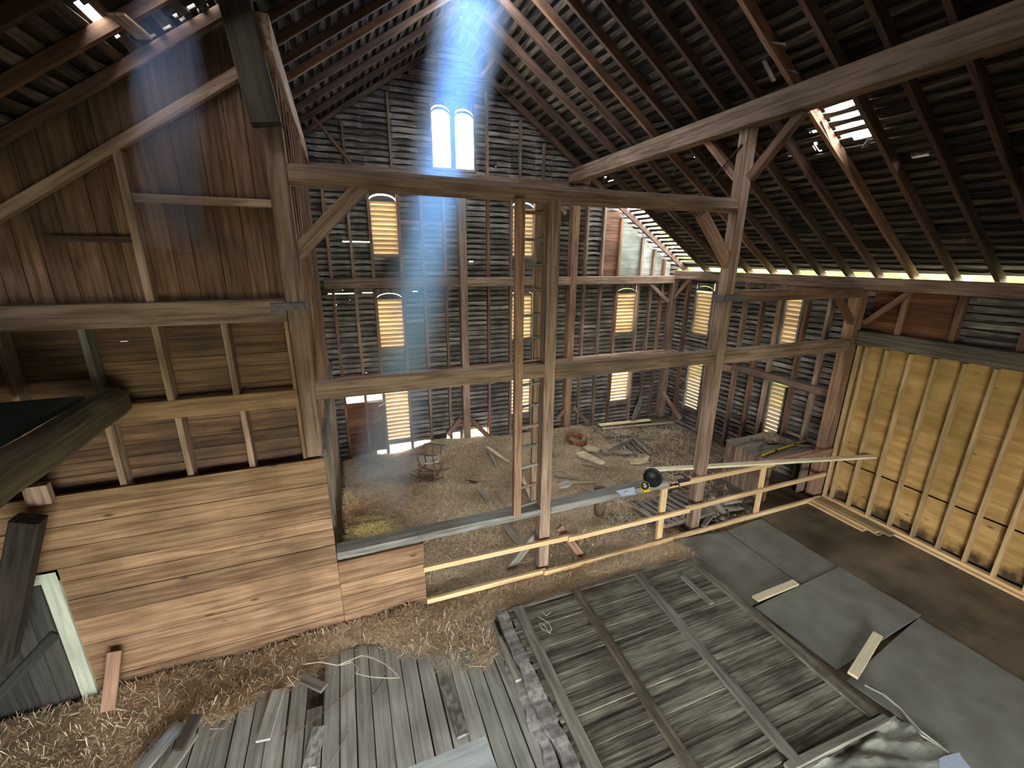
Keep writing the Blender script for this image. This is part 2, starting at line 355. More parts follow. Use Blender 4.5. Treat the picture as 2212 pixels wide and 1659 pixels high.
# ------------------------------------------------------------ roof
rafY = [9.88, 9.09, 8.42, 7.77, 7.13, 6.6, 6.06, 5.53, 5.03, 4.49, 3.95, 3.44, 2.92, 2.4, 1.88, 1.3, .7, 0, -1, -2, -3]
def hole_px(pts, side, off=.16):
    q = [PR(x, y, side, off) for x, y in pts]; xs = [abs(p.x-XR) for p in q]; ys = [p.y for p in q]
    return (min(ys), max(ys), min(xs), max(xs))
rh = []                                                         # (y0, y1, d0, d1), d = distance from ridge
h1 = hole_px([(1775, 225), (1845, 285), (1780, 285), (1822, 215)], 1)
rsh = [(3.98, 4.46, h1[2]-.15, h1[3]+.08), (9.2, 10.14, 4.0, 6.36)]
rh += [(4.03, 4.3, h1[3]-.02, h1[3]+.05), (5.12, 5.24, 3.98, 4.03), (4.78, 4.83, 3.9, 4.05), (3.62, 3.8, 4.36, 4.39), (4.66, 4.76, 3.7, 3.76)]
rh.append((6.5, 7.5, -.2, .35))  # unseen ridge opening, added to let the shaft spot in
rh += [(9.3+R(-.3, .4), 9.36+R(.1, .4), 3.5+i*.12, 3.52+i*.12) for i in range(0, 6)]
for i in range(26):
    y, d = R(3, 9.9), R(.3, 6.2); rh.append((y, y+R(.01, .03), d, d+R(.008, .02)))
lhl = []
h2 = hole_px([(300, 0), (460, 0), (300, -60)], -1)
lhl += [(4.05, 4.25, 3.25, 3.55), (4.3, 4.78, 3.84, 3.9), (6.5, 7.5, -.2, .9)]  # the last is the left half of the added ridge opening
lhl += [(4.95, 5.0, d_, d_+.055) for d_ in (3.2, 3.32, 3.43, 3.54, 3.66)]
for i in range(20):
    y, d = R(3, 9.9), R(.3, 4.6); lhl.append((y, y+.015, d, d+.012))
nx = 1/math.hypot(SL, 1)
def roofF(side):
    def F(u, d, n): return (XR+side*(d*1)+side*SL*nx*(n+.14), u, ZR-SL*d+nx*(n+.14))
    return F
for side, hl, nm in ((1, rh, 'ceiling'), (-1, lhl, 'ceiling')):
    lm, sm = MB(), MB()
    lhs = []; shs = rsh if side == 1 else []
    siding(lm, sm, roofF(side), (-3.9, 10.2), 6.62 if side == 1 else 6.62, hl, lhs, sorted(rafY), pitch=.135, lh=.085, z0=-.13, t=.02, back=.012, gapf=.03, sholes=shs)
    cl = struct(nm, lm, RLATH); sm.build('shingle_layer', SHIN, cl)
for side, word in ((1, 'right'), (-1, 'left')):
    n = 0
    for y in rafY:
        e = 6.75 if side == 1 else 6.6
        a = Vector((XR+side*.03, y, ZR+.075)); b = Vector((XR+side*e, y, ZR-SL*e+.075))
        mb = MB().beam(a, b, .06, .13, (0, 0, 1), ch=.05, seg=6, jit=.006) if side == 1 else MB().beam(a+Vector((0, 0, .02)), b+Vector((0, 0, .02)), .05, .085, (0, 0, 1), ch=.05, seg=6, jit=.005)
        n += 1
        vis = y > (3.2 if side == 1 else 3.6)
        o = one('rafter', mb, RAFT if (n*7) % 5 else TIM2, 'rough rafter under the %s roof slope, %s counted from the far gable' % (word, ORD[n-1] if n <= 20 else 'last'), 'rafter', 'rafters under the %s roof slope' % word)
for (p, q) in (((1640, 75), (1668, 118)), ((1668, 92), (1700, 96)), ((1650, 130), (1672, 175)), ((1700, 150), (1725, 158)), ((1702, 172), (1735, 190)), ((1660, 205), (1672, 222)), ((1722, 205), (1738, 232)), ((1710, 268), (1716, 240)), ((1770, 262), (1792, 312)), ((1868, 318), (1880, 300)), ((1655, 255), (1690, 300))):
    yy = 4.55; a = PR(*p, 1, .06); b = PR(*q, 1, .02)
    one('broken_lath', MB().beam(a, b, .06, .015), LATH, 'short broken lath hanging by the torn patch of the right roof slope', 'lath', 'broken laths at the torn roof')
one('hanging_board', MB().beam(PR(250, 30, -1, .02), PR(312, 82, -1, -.08), .12, .02), TIM, 'pale board hanging down under the hole in the left roof slope', 'board')
# collar ties at the far gable
for y, z, a, b in ((10.02, 8.16, 1.50, 3.62), (9.62, 8.13, 1.58, 3.62)):
    one('collar_tie', MB().beam((a, y, z), (b, y, z), .04, .06), RAFT, 'thin collar tie high under the ridge, %s' % ('right against the far gable boards' if y > 9.9 else 'one rafter in front of the gable'), 'beam', 'thin ties under the ridge')
one('roof_brace', MB().beam(PY(9.4, 640, 210), PY(9.9, 757, 350), .05, .07), RAFT, 'thin diagonal brace falling from the left roof slope behind the top tie beam', 'brace')
one('roof_brace', MB().beam(PY(8.6, 1060, 8), PY(9.4, 1008, 88), .03, .04), RAFT, 'thin slanting stick high under the ridge above the gable window', 'brace')
one('roof_brace', MB().beam(PY(9.3, 1040, 162), PY(9.3, 1072, 122), .03, .06), TIM2, 'short reddish cleat between rafters right of the ridge', 'brace')

# ------------------------------------------------------------ outside
g = MB(); g.prism([(-60, -60, -.5), (260, -60, -.5), (260, 260, -.5), (-60, 260, -.5)], (0, 0, -.2)); go = struct('floor_outside', g, GRASS); go.name = 'ground'; go['kind'] = 'structure'
lv = MB()
for i in range(260):
    c = Vector((R(2.1, 3.4), R(10.25, 10.9), R(-.3, .42))); d = Vector((R(-1, 1), R(-1, 1), R(-.3, 1))).normalized()*R(.04, .1); s_ = d.cross(Vector((R(-1, 1), R(-1, 1), R(-1, 1)))).normalized()*R(.012, .03)
    lv.add([c, c+d*.5+s_, c+d, c+d*.5-s_], [(0, 1, 2, 3)], [tuple(c)]*4)
hm = MB()
for k in range(16):
    c = Vector((R(15, 19), -8+k*2.1, R(1.5, 3.2))); rr = R(2.4, 3.6); N1, N2 = 9, 14; vs = []; fs = []
    for i in range(N1+1):
        for j in range(N2):
            th, ph = math.pi*i/N1, 2*math.pi*j/N2; q = rr*R(.82, 1.15); vs.append(c+Vector((q*.8*math.sin(th)*math.cos(ph), q*math.sin(th)*math.sin(ph), q*math.cos(th))))
    for i in range(N1):
        for j in range(N2): a = i*N2; fs.append((a+j, a+(j+1) % N2, a+N2+(j+1) % N2, a+N2+j))
    hm.add(vs, fs, [tuple(v) for v in vs])
one('hedge', hm, plain('hedge_leaf', (.10, .155, .012), .8, 0, c2=(.05, .085, .008), ns=3, bump=1), 'yellow-green foliage outside, glimpsed through the gap along the eave', 'hedge')['kind'] = 'stuff'
one('weeds', lv, LEAF, 'bright green weeds growing outside the gap at the foot of the far wall', 'weeds')['kind'] = 'stuff'

# ------------------------------------------------------------ floor
fl = MB()
y = -3.9
x = -4.0
while x < 9.05:
    w_ = R(.17, .23)
    yy = -3.9
    while yy < 10.15:
        l_ = R(2.5, 4.5); fl.box((x, yy, -.06), (min(x+w_-.006, 9.08), min(yy+l_-.005, 10.19), 0), 1); yy += l_
    x += w_
struct('floor', fl, FLOORW)

m_ = MB(); x = -3.95
while x < 8.8: m_.box((x, -3.88, 3.05), (min(x+.245, 8.98), .25, 3.1), 1); x += .25
struct('floor', m_, FLOORW)                      # unseen loft deck the photographer stands on, added to shade the upper walls

# ------------------------------------------------------------ timber frame in the plane y = 5
Y5 = 5.0
def fbox(x0, x1, z0, z1, d=.17, y=Y5, axis=2, ch=.06, mb=None): return (mb or MB()).box((x0, y, z0), (x1, y+d, z1), axis, ch)
one('timber_post', fbox(-.56, -.385, 2.5, 5.88), TIM, 'tall brown timber post rising from the plank partition, left of the three', 'post', 'posts of the timber frame')
one('timber_post', MB().beam((-.50, 4.93, 5.86), (-.64, 4.93, 7.0), .25, .2, (0, 1, 0), ch=.06), wood('dark_timber', (.06, .045, .036), (.12, .092, .072), st=.4), 'thick dark timber stacked on the head of the left post, reaching the roof', 'post')
one('timber_post', fbox(2.42, 2.585, .02, 5.4), TIM, 'middle timber post, the ladder nailed to its left side', 'post', 'posts of the timber frame')
one('timber_post', fbox(5.435, 5.61, .02, 6.47), TIM, 'right timber post with braces up to the roof purlin', 'post', 'posts of the timber frame')
one('timber_post', MB().box((8.66, 5.0, .02), (8.88, 5.2, 4.2), 2, .06), TIM2, 'brown timber post standing against the right wall beside the plywood', 'post')
one('tie_beam', MB().beam((-.385, 5.09, 5.48), (5.43, 5.09, 5.465), .2, .2, ch=.3, seg=14, jit=.006, bow=-.02), TIM, 'long rounded tie beam crossing the barn at the top of the posts', 'beam')
one('cross_beam', MB().box((-.385, 5.0, 3.17), (2.42, 5.15, 3.36), 0, .05), TIM, 'grey-brown cross beam at mid height between left and middle posts', 'beam')
one('cross_beam', MB().box((2.585, 5.0, 3.13), (5.435, 5.15, 3.325), 0, .05), TIM, 'grey-brown cross beam at mid height between middle and right posts', 'beam')
one('cross_beam', MB().box((5.61, 5.0, 3.10), (8.66, 5.15, 3.315), 0, .05), TIM, 'brown cross beam at mid height from right post to the right wall', 'beam')
one('cross_beam', MB().box((5.61, 5.0, 4.08), (8.66, 5.15, 4.255), 0, .05), TIM2, 'reddish cross beam from right post to the wall, just under the eave', 'beam')
# sill beam across the hay
SILL = wood('sill_wood', (.15, .14, .12), (.31, .30, .26), st=.4)
one('sill_beam', MB().box((-.38, 4.985, 1.06), (2.42, 5.2, 1.165), 0, .05).box((2.585, 4.985, 1.045), (4.75, 5.2, 1.15), 0, .05).box((2.42, 5.17, 1.05), (2.585, 5.2, 1.15), 0), SILL, 'grey sill beam at waist height over the hay, carrying paper and tools', 'beam')
def brace(a, b, w, h, mat, lab, upv=(0, 1, 0)): return one('brace', MB().beam(a, b, w, h, upv, ch=.06), mat, lab, 'brace')
brace(PY(5.08, 785, 400), PY(5.08, 637, 552), .15, .1, TIM, 'diagonal brace from the left post up to the tie beam')
brace(PY(5.08, 1515, 462), PY(5.08, 1580, 585), .16, .1, TIM2, 'thick diagonal brace from the tie beam down to the right post')
brace(PX(5.5, 1526, 300), PX(5.5, 1592, 385), .1, .1, TIM2, 'far diagonal brace at the head of the right post', (1, 0, 0))
brace(PX(5.46, 1738, 238), PX(5.46, 1620, 385), .12, .1, TIM2, 'near diagonal brace from the right post up to the purlin', (1, 0, 0))
brace(PY(5.08, 1809, 640), PY(5.08, 1852, 722), .1, .1, TIM2, 'diagonal brace from the wall post up to the upper cross beam')
brace(PX(8.86, 1980, 622), PX(8.86, 1868, 698), .08, .1, TIM2, 'thin brace above the plywood header leaning toward the eave', (1, 0, 0))
brace(PY(5.25, 1168, 1140), PY(5.25, 1092, 1240), .13, .05, GREYB, 'grey foot brace left of the middle post behind the railing')
brace(PY(5.1, 1208, 1138), PY(5.1, 1262, 1208), .11, .05, TIM2, 'brown foot brace right of the middle post in the hay')
brace(PY(5.25, 1512, 1078), PY(5.25, 1440, 1160), .14, .05, GREYB, 'grey foot brace left of the right post behind the railing')
brace(PY(5.2, 1535, 1075), PY(5.2, 1578, 1125), .12, .05, GREYB, 'short foot brace on the right side of the right post')
one('iron_rod', MB().tube([PX(5.42, 1602, 312), PX(5.42, 1508, 425)], .012), IRON, 'thin dark iron rod slanting past the head of the right post', 'rod')
# straps
one('post_strap', MB().box((-.70, 4.975, 4.17), (-.385, 5.0, 4.25), 0, .3).box((-.38, 4.975, 4.17), (-.36, 5.17, 4.25), 1), STRAP, 'dark grey iron strap round the left post', 'strap')
one('post_strap', MB().box((5.40, 4.97, 4.10), (5.85, 5.0, 4.19), 0, .1).box((5.38, 4.97, 4.10), (5.41, 5.2, 4.19), 1), STRAP, 'grey strap round the right post at the upper cross beam', 'strap')
# purlins
one('purlin', MB().box((5.32, 1.0, 6.46), (5.54, 9.98, 6.75), 1, .05), TIM, 'long heavy purlin under the right roof slope, running to the far gable', 'beam')
one('purlin', MB().box((-.56, 4.9, 6.44), (-.37, 9.98, 6.72), 1, .05), TIM, 'purlin under the left roof slope above the bay partition', 'beam')
one('purlin_foot_brace', MB().beam(PX(5.43, 1272, 398), PX(5.43, 1282, 372), .06, .05, (1, 0, 0)), TIM2, 'small brace under the far end of the right purlin', 'brace')
one('wall_plate', MB().box((8.80, -3.8, 4.21), (9.02, 9.95, 4.42), 1, .05), TIM, 'wall plate beam along the eave of the right wall', 'beam')
# far wall frame
def farbox(x0, x1, z0, z1, mat, lab, cat='beam', axis=0, y0=9.92, nm='girt'): return one(nm, MB().box((x0, y0, z0), (x1, YF-.005, z1), axis, .05), mat, lab, cat)
farbox(2.57, 2.74, .02, 6.3, TIM, 'timber post on the far wall below the gable window', 'post', 2, nm='timber_post')
farbox(5.46, 5.65, .02, 6.42, TIM2, 'timber post on the far wall under the purlin end', 'post', 2, nm='timber_post')
farbox(8.78, 8.98, .02, 4.2, TIM, 'timber post in the far right corner', 'post', 2, y0=9.93, nm='timber_post')
farbox(-.35, 2.57, 4.07, 4.27, TIM, 'upper girt on the far wall, section left of the post under the gable window')
farbox(2.74, 5.46, 4.07, 4.27, TIM, 'upper girt on the far wall, section behind the ladder')
farbox(5.65, 8.78, 4.07, 4.27, TIM, 'upper girt on the far wall, lit greenish section by the right corner')
farbox(-.35, 2.57, 1.98, 2.14, TIM2, 'lower girt on the far wall, left section behind the cross beam')
farbox(2.74, 5.46, 1.98, 2.14, TIM2, 'lower girt on the far wall, section behind the ladder')
farbox(5.65, 8.78, 2.0, 2.14, TIM, 'lower girt on the far wall, right section ending in the corner')
farbox(-.35, 5.3, 6.30, 6.48, TIM, 'gable tie on the far wall just below the bright twin window')
def yb(px0, px1, y, w_, mat, lab): return one('brace', MB().beam(PY(y, *px0), PY(y, *px1), w_, .06, (0, 1, 0), ch=.05), mat, lab, 'brace')
yb((995, 905), (968, 940), 9.98, .12, TIM, 'foot brace left of the far post below the gable window')
yb((1013, 902), (1060, 948), 9.98, .12, TIM2, 'foot brace right of the far post below the gable window')
yb((1224, 880), (1203, 905), 9.98, .1, TIM, 'foot brace left of the far post under the purlin end')
yb((1240, 880), (1268, 912), 9.98, .1, TIM, 'foot brace right of the far post under the purlin end')
yb((1402, 611), (1443, 652), 9.98, .1, TIM, 'corner brace on the far wall beneath the greenish girt')
yb((1206, 440), (1222, 462), 9.98, .1, TIM, 'short head brace left of the far post under the tie beam')
one('brace', MB().beam(PX(8.88, 1494, 598), PX(8.88, 1455, 645), .1, .06, (1, 0, 0)), TIM, 'corner brace on the right wall beside the far corner', 'brace')
one('brace', MB().beam(PX(8.86, 1432, 848), PX(8.86, 1470, 905), .12, .05, (1, 0, 0)), TIM, 'low diagonal brace on the right wall in the far corner', 'brace')
one('girt', MB().box((8.84, 5.2, 2.08), (9.01, 7.62, 2.24), 1, .05), TIM, 'girt on the right wall behind the work bench', 'beam')
one('girt', MB().box((8.84, 7.66, 2.02), (9.01, 9.93, 2.15), 1, .05), TIM, 'short girt on the right wall beside the far corner', 'beam')

# ------------------------------------------------------------ louvred windows
zlow = lambda z: z < 4.5
def window(n, F, u0, u1, z0, z1, arch=True, mat=LOUV, mull=None):
    """F(u, n) gives the plane point at u and depth n (outwards); slats tip down outwards"""
    fr = MB(); d0, d1 = -.03, .07
    for a, b in ((u0-.05, u0), (u1, u1+.05)):
        fr.prism([F(a, d0, z0-.04), F(b, d0, z0-.04), F(b, d0, z1+.02), F(a, d0, z1+.02)], Vector(F(0, d1, 0))-Vector(F(0, d0, 0)), axis=2)
    fr.prism([F(u0-.05, d0, z0-.06), F(u1+.05, d0, z0-.06), F(u1+.05, d0, z0), F(u0-.05, d0, z0)], Vector(F(0, d1, 0))-Vector(F(0, d0, 0)))
    if arch:                                            # solid head with the arched slit of light above it
        c = (u0+u1)/2; hw = (u1-u0)/2; N_ = 12; hh = .14
        low = [F(c+hw*math.cos(math.pi*i/N_), d0+.02, z1+hh*math.sin(math.pi*i/N_)*.8) for i in range(N_+1)]
        fr.prism([F(u0, d0+.02, z1-.01)]+low[::-1]+[F(u1, d0+.02, z1-.01)], Vector(F(0, .03, 0))-Vector(F(0, 0, 0)))
        hi = []
        for i in range(N_+1): hi.append(F(c+hw*math.cos(math.pi*i/N_), 0, z1+(.012 if zlow(z1) else .032)+hh*.8*math.sin(math.pi*i/N_)))
        top = z1+.24
        for i in range(N_):
            p, q = hi[i], hi[i+1]
            fr.prism([p, (p[0], p[1], top), (q[0], q[1], top), q], Vector(F(0, .02, 0))-Vector(F(0, 0, 0)))
    o = struct('window_%d' % n, fr, LATH)
    sl = MB(); k = 0; p_ = .098; z = z0+.03
    ex = Vector(F(0, 1, 0))-Vector(F(0, 0, 0)); eu = Vector(F(1, 0, 0))-Vector(F(0, 0, 0))
    while z < z1:
        a = Vector(F(u0, .0, z+.035)); b = Vector(F(u1, .0, z+.035)); o2 = ex*.055+Vector((0, 0, -.101))
        sl.prism([a, b, b+o2, a+o2], (0, 0, .009), axis=0 if abs(eu.x) > .5 else 1); z += p_
    s_ = sl.build('louvre_slats', mat, o)
    return o
for k, zk in farwin: portal(((WX[k][0]+WX[k][1])/2, YF-.05, sum(WZ[zk])/2), ((WX[k][0]+WX[k][1])/2, 0, sum(WZ[zk])/2), .56, 1.2)
portal((2.55, YF-.08, 7.2), (2.55, 0, 7.2), 1.0, 1.3)
for a, b, c, d in rholes: portal((XRW-.05, (a+b)/2, (c+d)/2), (0, (a+b)/2, (c+d)/2), .5, 1.3)
FFa = lambda u, n, z: (u, YF+n, z)
FRa = lambda u, n, z: (XRW+n, u, z)
wn = 0
for k, zk in farwin:
    wn += 1; z0, z1 = WZ[zk]
    if (k, zk) == ('a', 'low'): z0 = .34
    window(wn, FFa, WX[k][0], WX[k][1], z0, z1, zk != 'low')
for (a, b, z0, z1, ar) in ((8.70, 9.26, 2.72, 3.92, True), (8.70, 9.22, .58, 1.93, False), (6.28, 6.64, 2.72, 3.98, False), (6.28, 6.64, .66, 1.98, False)):
    wn += 1; window(wn, FRa, a, b, z0, z1, ar)
# open twin gable window
wn += 1
gw = MB()
def arcpiece(u0, u1, z1):
    c = (u0+u1)/2; hw = (u1-u0)/2; N_ = 12
    pts = [(c+hw*math.cos(math.pi*i/N_), z1+.12*math.sin(math.pi*i/N_)) for i in range(N_+1)]
    for (p, q) in zip(pts[:-1], pts[1:]):
        gw.prism([(p[0], YF, p[1]), (p[0], YF, p[1]+.055), (q[0], YF, q[1]+.055), (q[0], YF, q[1])], (0, .03, 0))
        gw.prism([(p[0], YF, p[1]+.085), (p[0], YF, 7.87), (q[0], YF, 7.87), (q[0], YF, q[1]+.085)], (0, .03, 0))
arcpiece(2.09, 2.48, 7.6); arcpiece(2.59, 3.0, 7.58)
gw.box((2.48, YF-.03, 6.58), (2.59, YF+.04, 7.87), 2); gw.box((2.05, YF-.03, 6.58), (2.09, YF+.04, 7.87), 2); gw.box((3.0, YF-.03, 6.58), (3.04, YF+.04, 7.87), 2)
gw.box((2.05, YF-.06, 6.55), (3.04, YF+.05, 6.6), 0)
struct('window_%d' % wn, gw, LATH)
gl = MB()
for u in (2.1, 2.9): pass

# ------------------------------------------------------------ left partition in the plane y = 5
wp = MB()
def plankwall(mb, x0, x1, z0, z1, hs, y0=4.955, th=.035):
    z = z0; i = 0
    while z < z1-.02:
        h = min(hs[i % len(hs)], z1-z); mb.box((x0, y0+R(-.004, .004), z), (x1, y0+th, z+h-.006), 0, .04); z += h; i += 1
plankwall(wp, -.38, .68, .02, 1.055, [.24, .27, .2, .33])
plankwall(wp, -2.92, -.385, .02, 1.70, [.24, .27, .2, .33, .26, .22, .18])
plankwall(wp, -4.0, -.385, 1.70, 2.49, [.22, .24, .18, .15])
wpo = struct('wall_partition', wp, PLANK)
b1 = MB()
z = 2.3
while z < 4.1: h = R(.12, .2); b1.box((-4, 5.16, z), (-.5, 5.19, z+h-.005), 0); z += h
b1.build('horizontal_boards', BOARD, wpo)
b2 = MB(); x = -4.0
while x < -.56:
    w_ = R(.14, .24); q_ = x+w_-.006; b2.prism([(x, 5.15, 4.1), (q_, 5.15, 4.1), (q_, 5.15, roofz(q_)+.1), (x, 5.15, roofz(x)+.1)], (0, .025, 0), axis=2); x += w_
b2.build('vertical_boards', BOARD, wpo)
MB().box((-4, 4.99, 4.06), (-.565, 5.15, 4.285), 0, .05).build('girt', TIM, wpo)
MB().box((-4, 4.99, 3.13), (-.565, 5.15, 3.32), 0, .05).build('girt', PLANK, wpo)
MB().box((-1.68, 5.06, 5.17), (-.57, 5.15, 5.24), 0, .05).build('rail', TIM, wpo)
MB().box((-2.35, 5.08, 4.82), (-1.7, 5.15, 4.87), 0, .05).build('rail', RAFT, wpo)
MB().beam((-3.6, 5.1, 4.36), (-.55, 5.1, 6.39), .08, .085, (0, 0, 1), ch=.05).build('sloping_rail', TIM, wpo)
for (a, b, zt, zb) in (((165, 712), 0, 4.06, 3.32), ((324, 702), 0, 4.06, 3.32), ((474, 692), 0, 4.06, 3.32), ((226, 928), 0, 3.13, 2.3), ((378, 908), 0, 3.13, 2.3), ((517, 887), 0, 3.13, 2.3)):
    x = PY(5.0, *a).x; MB().box((x, 5.0, zb), (x+.055, 5.15, zt), 2, .04).build('stud', TIM if a[0] > 200 else GREYB, wpo)
MB().box((-2.85, 5.0, 3.32), (-2.8, 5.15, 4.06), 2, .04).build('stud', TIM, wpo)
MB().box((-.60, 5.0, 2.49), (-.565, 5.15, 3.13), 2).build('stud', PLANK, wpo); MB().box((-.60, 5.0, 3.32), (-.565, 5.15, 4.06), 2).build('stud', PLANK, wpo)
MB().box((-1.73, 5.03, 4.285), (-1.665, 5.15, 5.58), 2, .04).build('stud', TIM, wpo)
# end board of the low plank wall
MB().box((.655, 4.99, .15), (.685, 5.03, 1.05), 2).build('end_board', RAFT, wpo)
# low door with a pale frame
dr = MB()
for k in range(5): dr.box((-3.85+k*.16, 5.0, .02), (-3.85+k*.16+.155, 5.03, 1.6), 2)
for k in range(1): pass
dd = MB(); x = -3.9
while x < -3.04: dd.box((x, 4.99, .02), (x+.155, 5.02, 1.62), 2, .03); x += .16
door = struct('door_1', dd, DOORM)
MB().box((-3.05, 4.925, .02), (-2.92, 4.965, 1.69), 2).box((-3.95, 4.93, 1.58), (-2.92, 4.96, 1.69), 0).build('door_frame', WTRIM, door)
MB().beam((-3.75, 4.975, .3), (-3.1, 4.975, .95), .1, .025, (0, 1, 0)).build('door_brace', DOORM, door)

# partition along the hay bay, plane x = -.45
bp = MB(); x = 5.2; z = 0
z = 0
while z < 6.4: h = R(.14, .2); bp.box((-.56, 5.2, z), (-.535, 10.1, z+h-.006), 1); z += h
wb = struct('wall_bay', bp, BOARD)
for i in range(12):
    y = 5.25+i*.41
    MB().box((-.53, y, .02), (-.40, y+.05, 2.4), 2).build('stud', GREYB if i % 2 else TIM, wb)
    if i < 11: MB().box((-.53, y+.1, 2.55), (-.41, y+.14, 6.42), 2).build('stud', TIM if i % 3 == 0 else TIM2, wb)
MB().box((-.56, 5.17, 2.40), (-.36, 10.0, 2.50), 1, .04).build('ledge_rail', GREYB, wb)

# ------------------------------------------------------------ loft corner at the left
lf = MB(); y = 1.2
while y < 4.8: lf.box((-4.0, y, 3.44), (-2.28, y+.60, 3.48), 0); y += .61
one('loft_boards', lf, TARP, 'dull green boards of the small loft at the left edge', 'loft floor')
one('loft_beam', MB().beam((-2.18, 1.2, 3.3), (-2.10, 4.93, 3.38), .22, .28, ch=.3, seg=10, jit=.01), wood('rough_log', (.06, .045, .025), (.13, .10, .06), st=.4), 'rough log beam carrying the edge of the left loft', 'beam')
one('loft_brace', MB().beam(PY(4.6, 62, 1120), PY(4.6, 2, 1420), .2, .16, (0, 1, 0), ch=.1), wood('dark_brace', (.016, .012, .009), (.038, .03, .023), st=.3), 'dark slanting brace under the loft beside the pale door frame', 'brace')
one('block', MB().box(PY(4.9, 70, 1090)-Vector((.02, .04, 0)), PY(4.9, 98, 1045)+Vector((.02, .04, 0)), 2, .05), TIM, 'short brown block on the plank partition under the loft log', 'block')

# ------------------------------------------------------------ ladder
lad = thing('ladder', 'wooden ladder of thin rungs fixed between its rail and the middle post', 'ladder')
MB().box((1.965, 4.92, 1.17), (2.075, 4.996, 5.37), 2, .06).build('rail', TIM2, lad)
MB().box((2.34, 5.17, 1.165), (2.42, 5.22, 5.38), 2, .06).build('rail', TIM, lad)
for k in range(14):
    z = 5.245-k*.312
    MB().beam((2.04, 5.10, z), (2.42, 5.16, z+R(-.01, .01)), .035, .04, ch=.25).build('rung', SILL if k % 3 else TIM, lad)

# ------------------------------------------------------------ new lumber railing
rl = thing('railing', 'railing of fresh yellow lumber in front of the hay bay', 'railing')
def rail(x0, z0, x1, z1, h=.075, y=4.93): return MB().beam((x0, y, z0), (x1, y, z1), .045, h, ch=.05)
rail(.66, .665, 2.9, .60).build('rail', NEWL, rl); rail(2.85, .60, 5.2, .575, y=4.89).build('rail', NEWL, rl); rail(5.15, .58, 8.72, .58, .08).build('rail', NEWL, rl)
rail(.68, .13, 2.5, .10).build('rail', NEWL, rl); rail(2.45, .10, 4.9, .06, y=4.89).build('rail', NEWL, rl); rail(4.85, .045, 8.72, .05, .08).build('rail', NEWL, rl)
rail(4.74, 1.10, 7.2, 1.07, .085, 4.955).build('rail', NEWL, rl); rail(7.2, 1.07, 8.88, 1.08, .09, 4.955).build('rail', TIM2, rl)
MB().box((4.62, 4.955, .06), (4.74, 5.0, 1.05), 2, .05).build('baluster', NEWL, rl)
MB().box((6.93, 4.955, .06), (7.03, 5.0, 1.03), 2, .05).build('baluster', NEWL, rl)

# ------------------------------------------------------------ plywood wall on the right
PST = wood('plywood_wall_stud', (.46, .31, .14), (.64, .46, .24), st=.3, tone=.15)
pw = thing('plywood_lining', 'stained yellow plywood lining with studs on the right wall', 'wall lining')
ys = [4.97, 2.5, 0.1]
for (a, b) in zip(ys[:-1], ys[1:]):
    MB().box((8.90, b+.004, .14), (8.915, a, .90), 1, r=R(.3, .6)).build('plywood_sheet', PLY, pw)
    MB().box((8.90, b+.004, .93), (8.915, a, 2.14), 1, r=R(.3, .6)).build('plywood_sheet', PLY, pw)
    MB().box((8.90, b+.004, 2.145), (8.915, a, 3.22), 1, r=R(.3, .6)).build('plywood_sheet', PLY, pw)
for y in (4.93, 4.80, 4.48, 4.13, 3.78, 3.43, 3.08, 2.74, 2.4, 2.06, 1.7):
    MB().box((8.81, y-.022, .10), (8.90, y+.022, 3.2), 2, .05).build('stud', PST, pw)
MB().box((8.74, .5, .0), (8.90, 4.95, .05), 1, .03).build('sole_plate', NEWL, pw)
MB().box((8.80, .5, .05), (8.90, 4.95, .10), 1, .03).build('sole_plate', NEWL, pw)
one('header_beam', MB().box((8.78, .2, 3.225), (8.99, 5.0, 3.475), 1, .05), wood('header_wood', (.10, .08, .062), (.22, .18, .145), st=.4), 'grey header beam over the yellow plywood', 'beam')

# ------------------------------------------------------------ floor sheets on the right
def sheet(name, pts, z, th, mat, lab, cat, axis=1, group=None):
    P = [PZ(z, *p) for p in pts]; P = [Vector((p.x, p.y, z)) for p in P]
    return one(name, MB().prism(P, (0, 0, -th), axis=axis), mat, lab, cat, group)
sheet('floor_panel', [(1560, 1140), (1770, 1068), (2330, 1330), (2500, 1659), (2300, 1600), (1980, 1338), (1809, 1224), (1645, 1118)], .012, .012, FPLY, 'dark brown plywood floor sheets beside the plywood wall', 'floor sheet')
sheet('floor_mat', [(1451, 1167), (1567, 1147), (1728, 1262), (1622, 1310), (1600, 1292)], .024, .012, MAT_, 'grey floor sheet nearest the railing, along the old panel', 'floor sheet', group='grey sheets on the floor')
sheet('floor_mat', [(1570, 1146), (1645, 1120), (1809, 1224), (1730, 1262)], .022, .010, MAT_, 'grey floor sheet nearest the railing, next to the brown plywood floor', 'floor sheet', group='grey sheets on the floor')
sheet('floor_mat', [(1630, 1311), (1812, 1224), (1990, 1328), (1807, 1445)], .045, .015, MAT_, 'grey floor sheet lapped over its neighbours, the two pale offcuts on its edges', 'floor sheet', group='grey sheets on the floor')
sheet('floor_mat', [(1830, 1470), (1985, 1334), (2290, 1520), (2420, 1700), (2100, 1659)], .028, .014, MAT_, 'grey floor sheet running out at the lower right corner', 'floor sheet', group='grey sheets on the floor')
def offcut(pa, pb, w_, z, lab, mat=PALE, h=.035, nm='lumber_offcut', cat='board', z2=None):
    a, b = PZ(z, *pa), PZ(z if z2 is None else z2, *pb); return one(nm, MB().beam(a, b, w_, h, ch=.05), mat, lab, cat)
offcut((1631, 1294), (1719, 1258), .10, .07, 'short pale offcut lying across the seam of the grey sheets')
offcut((1842, 1459), (1896, 1371), .10, .09, 'short pale offcut slanting down off the lapped grey sheet')
STK = wood('stack_board', (.34, .28, .13), (.52, .44, .24), st=.3)
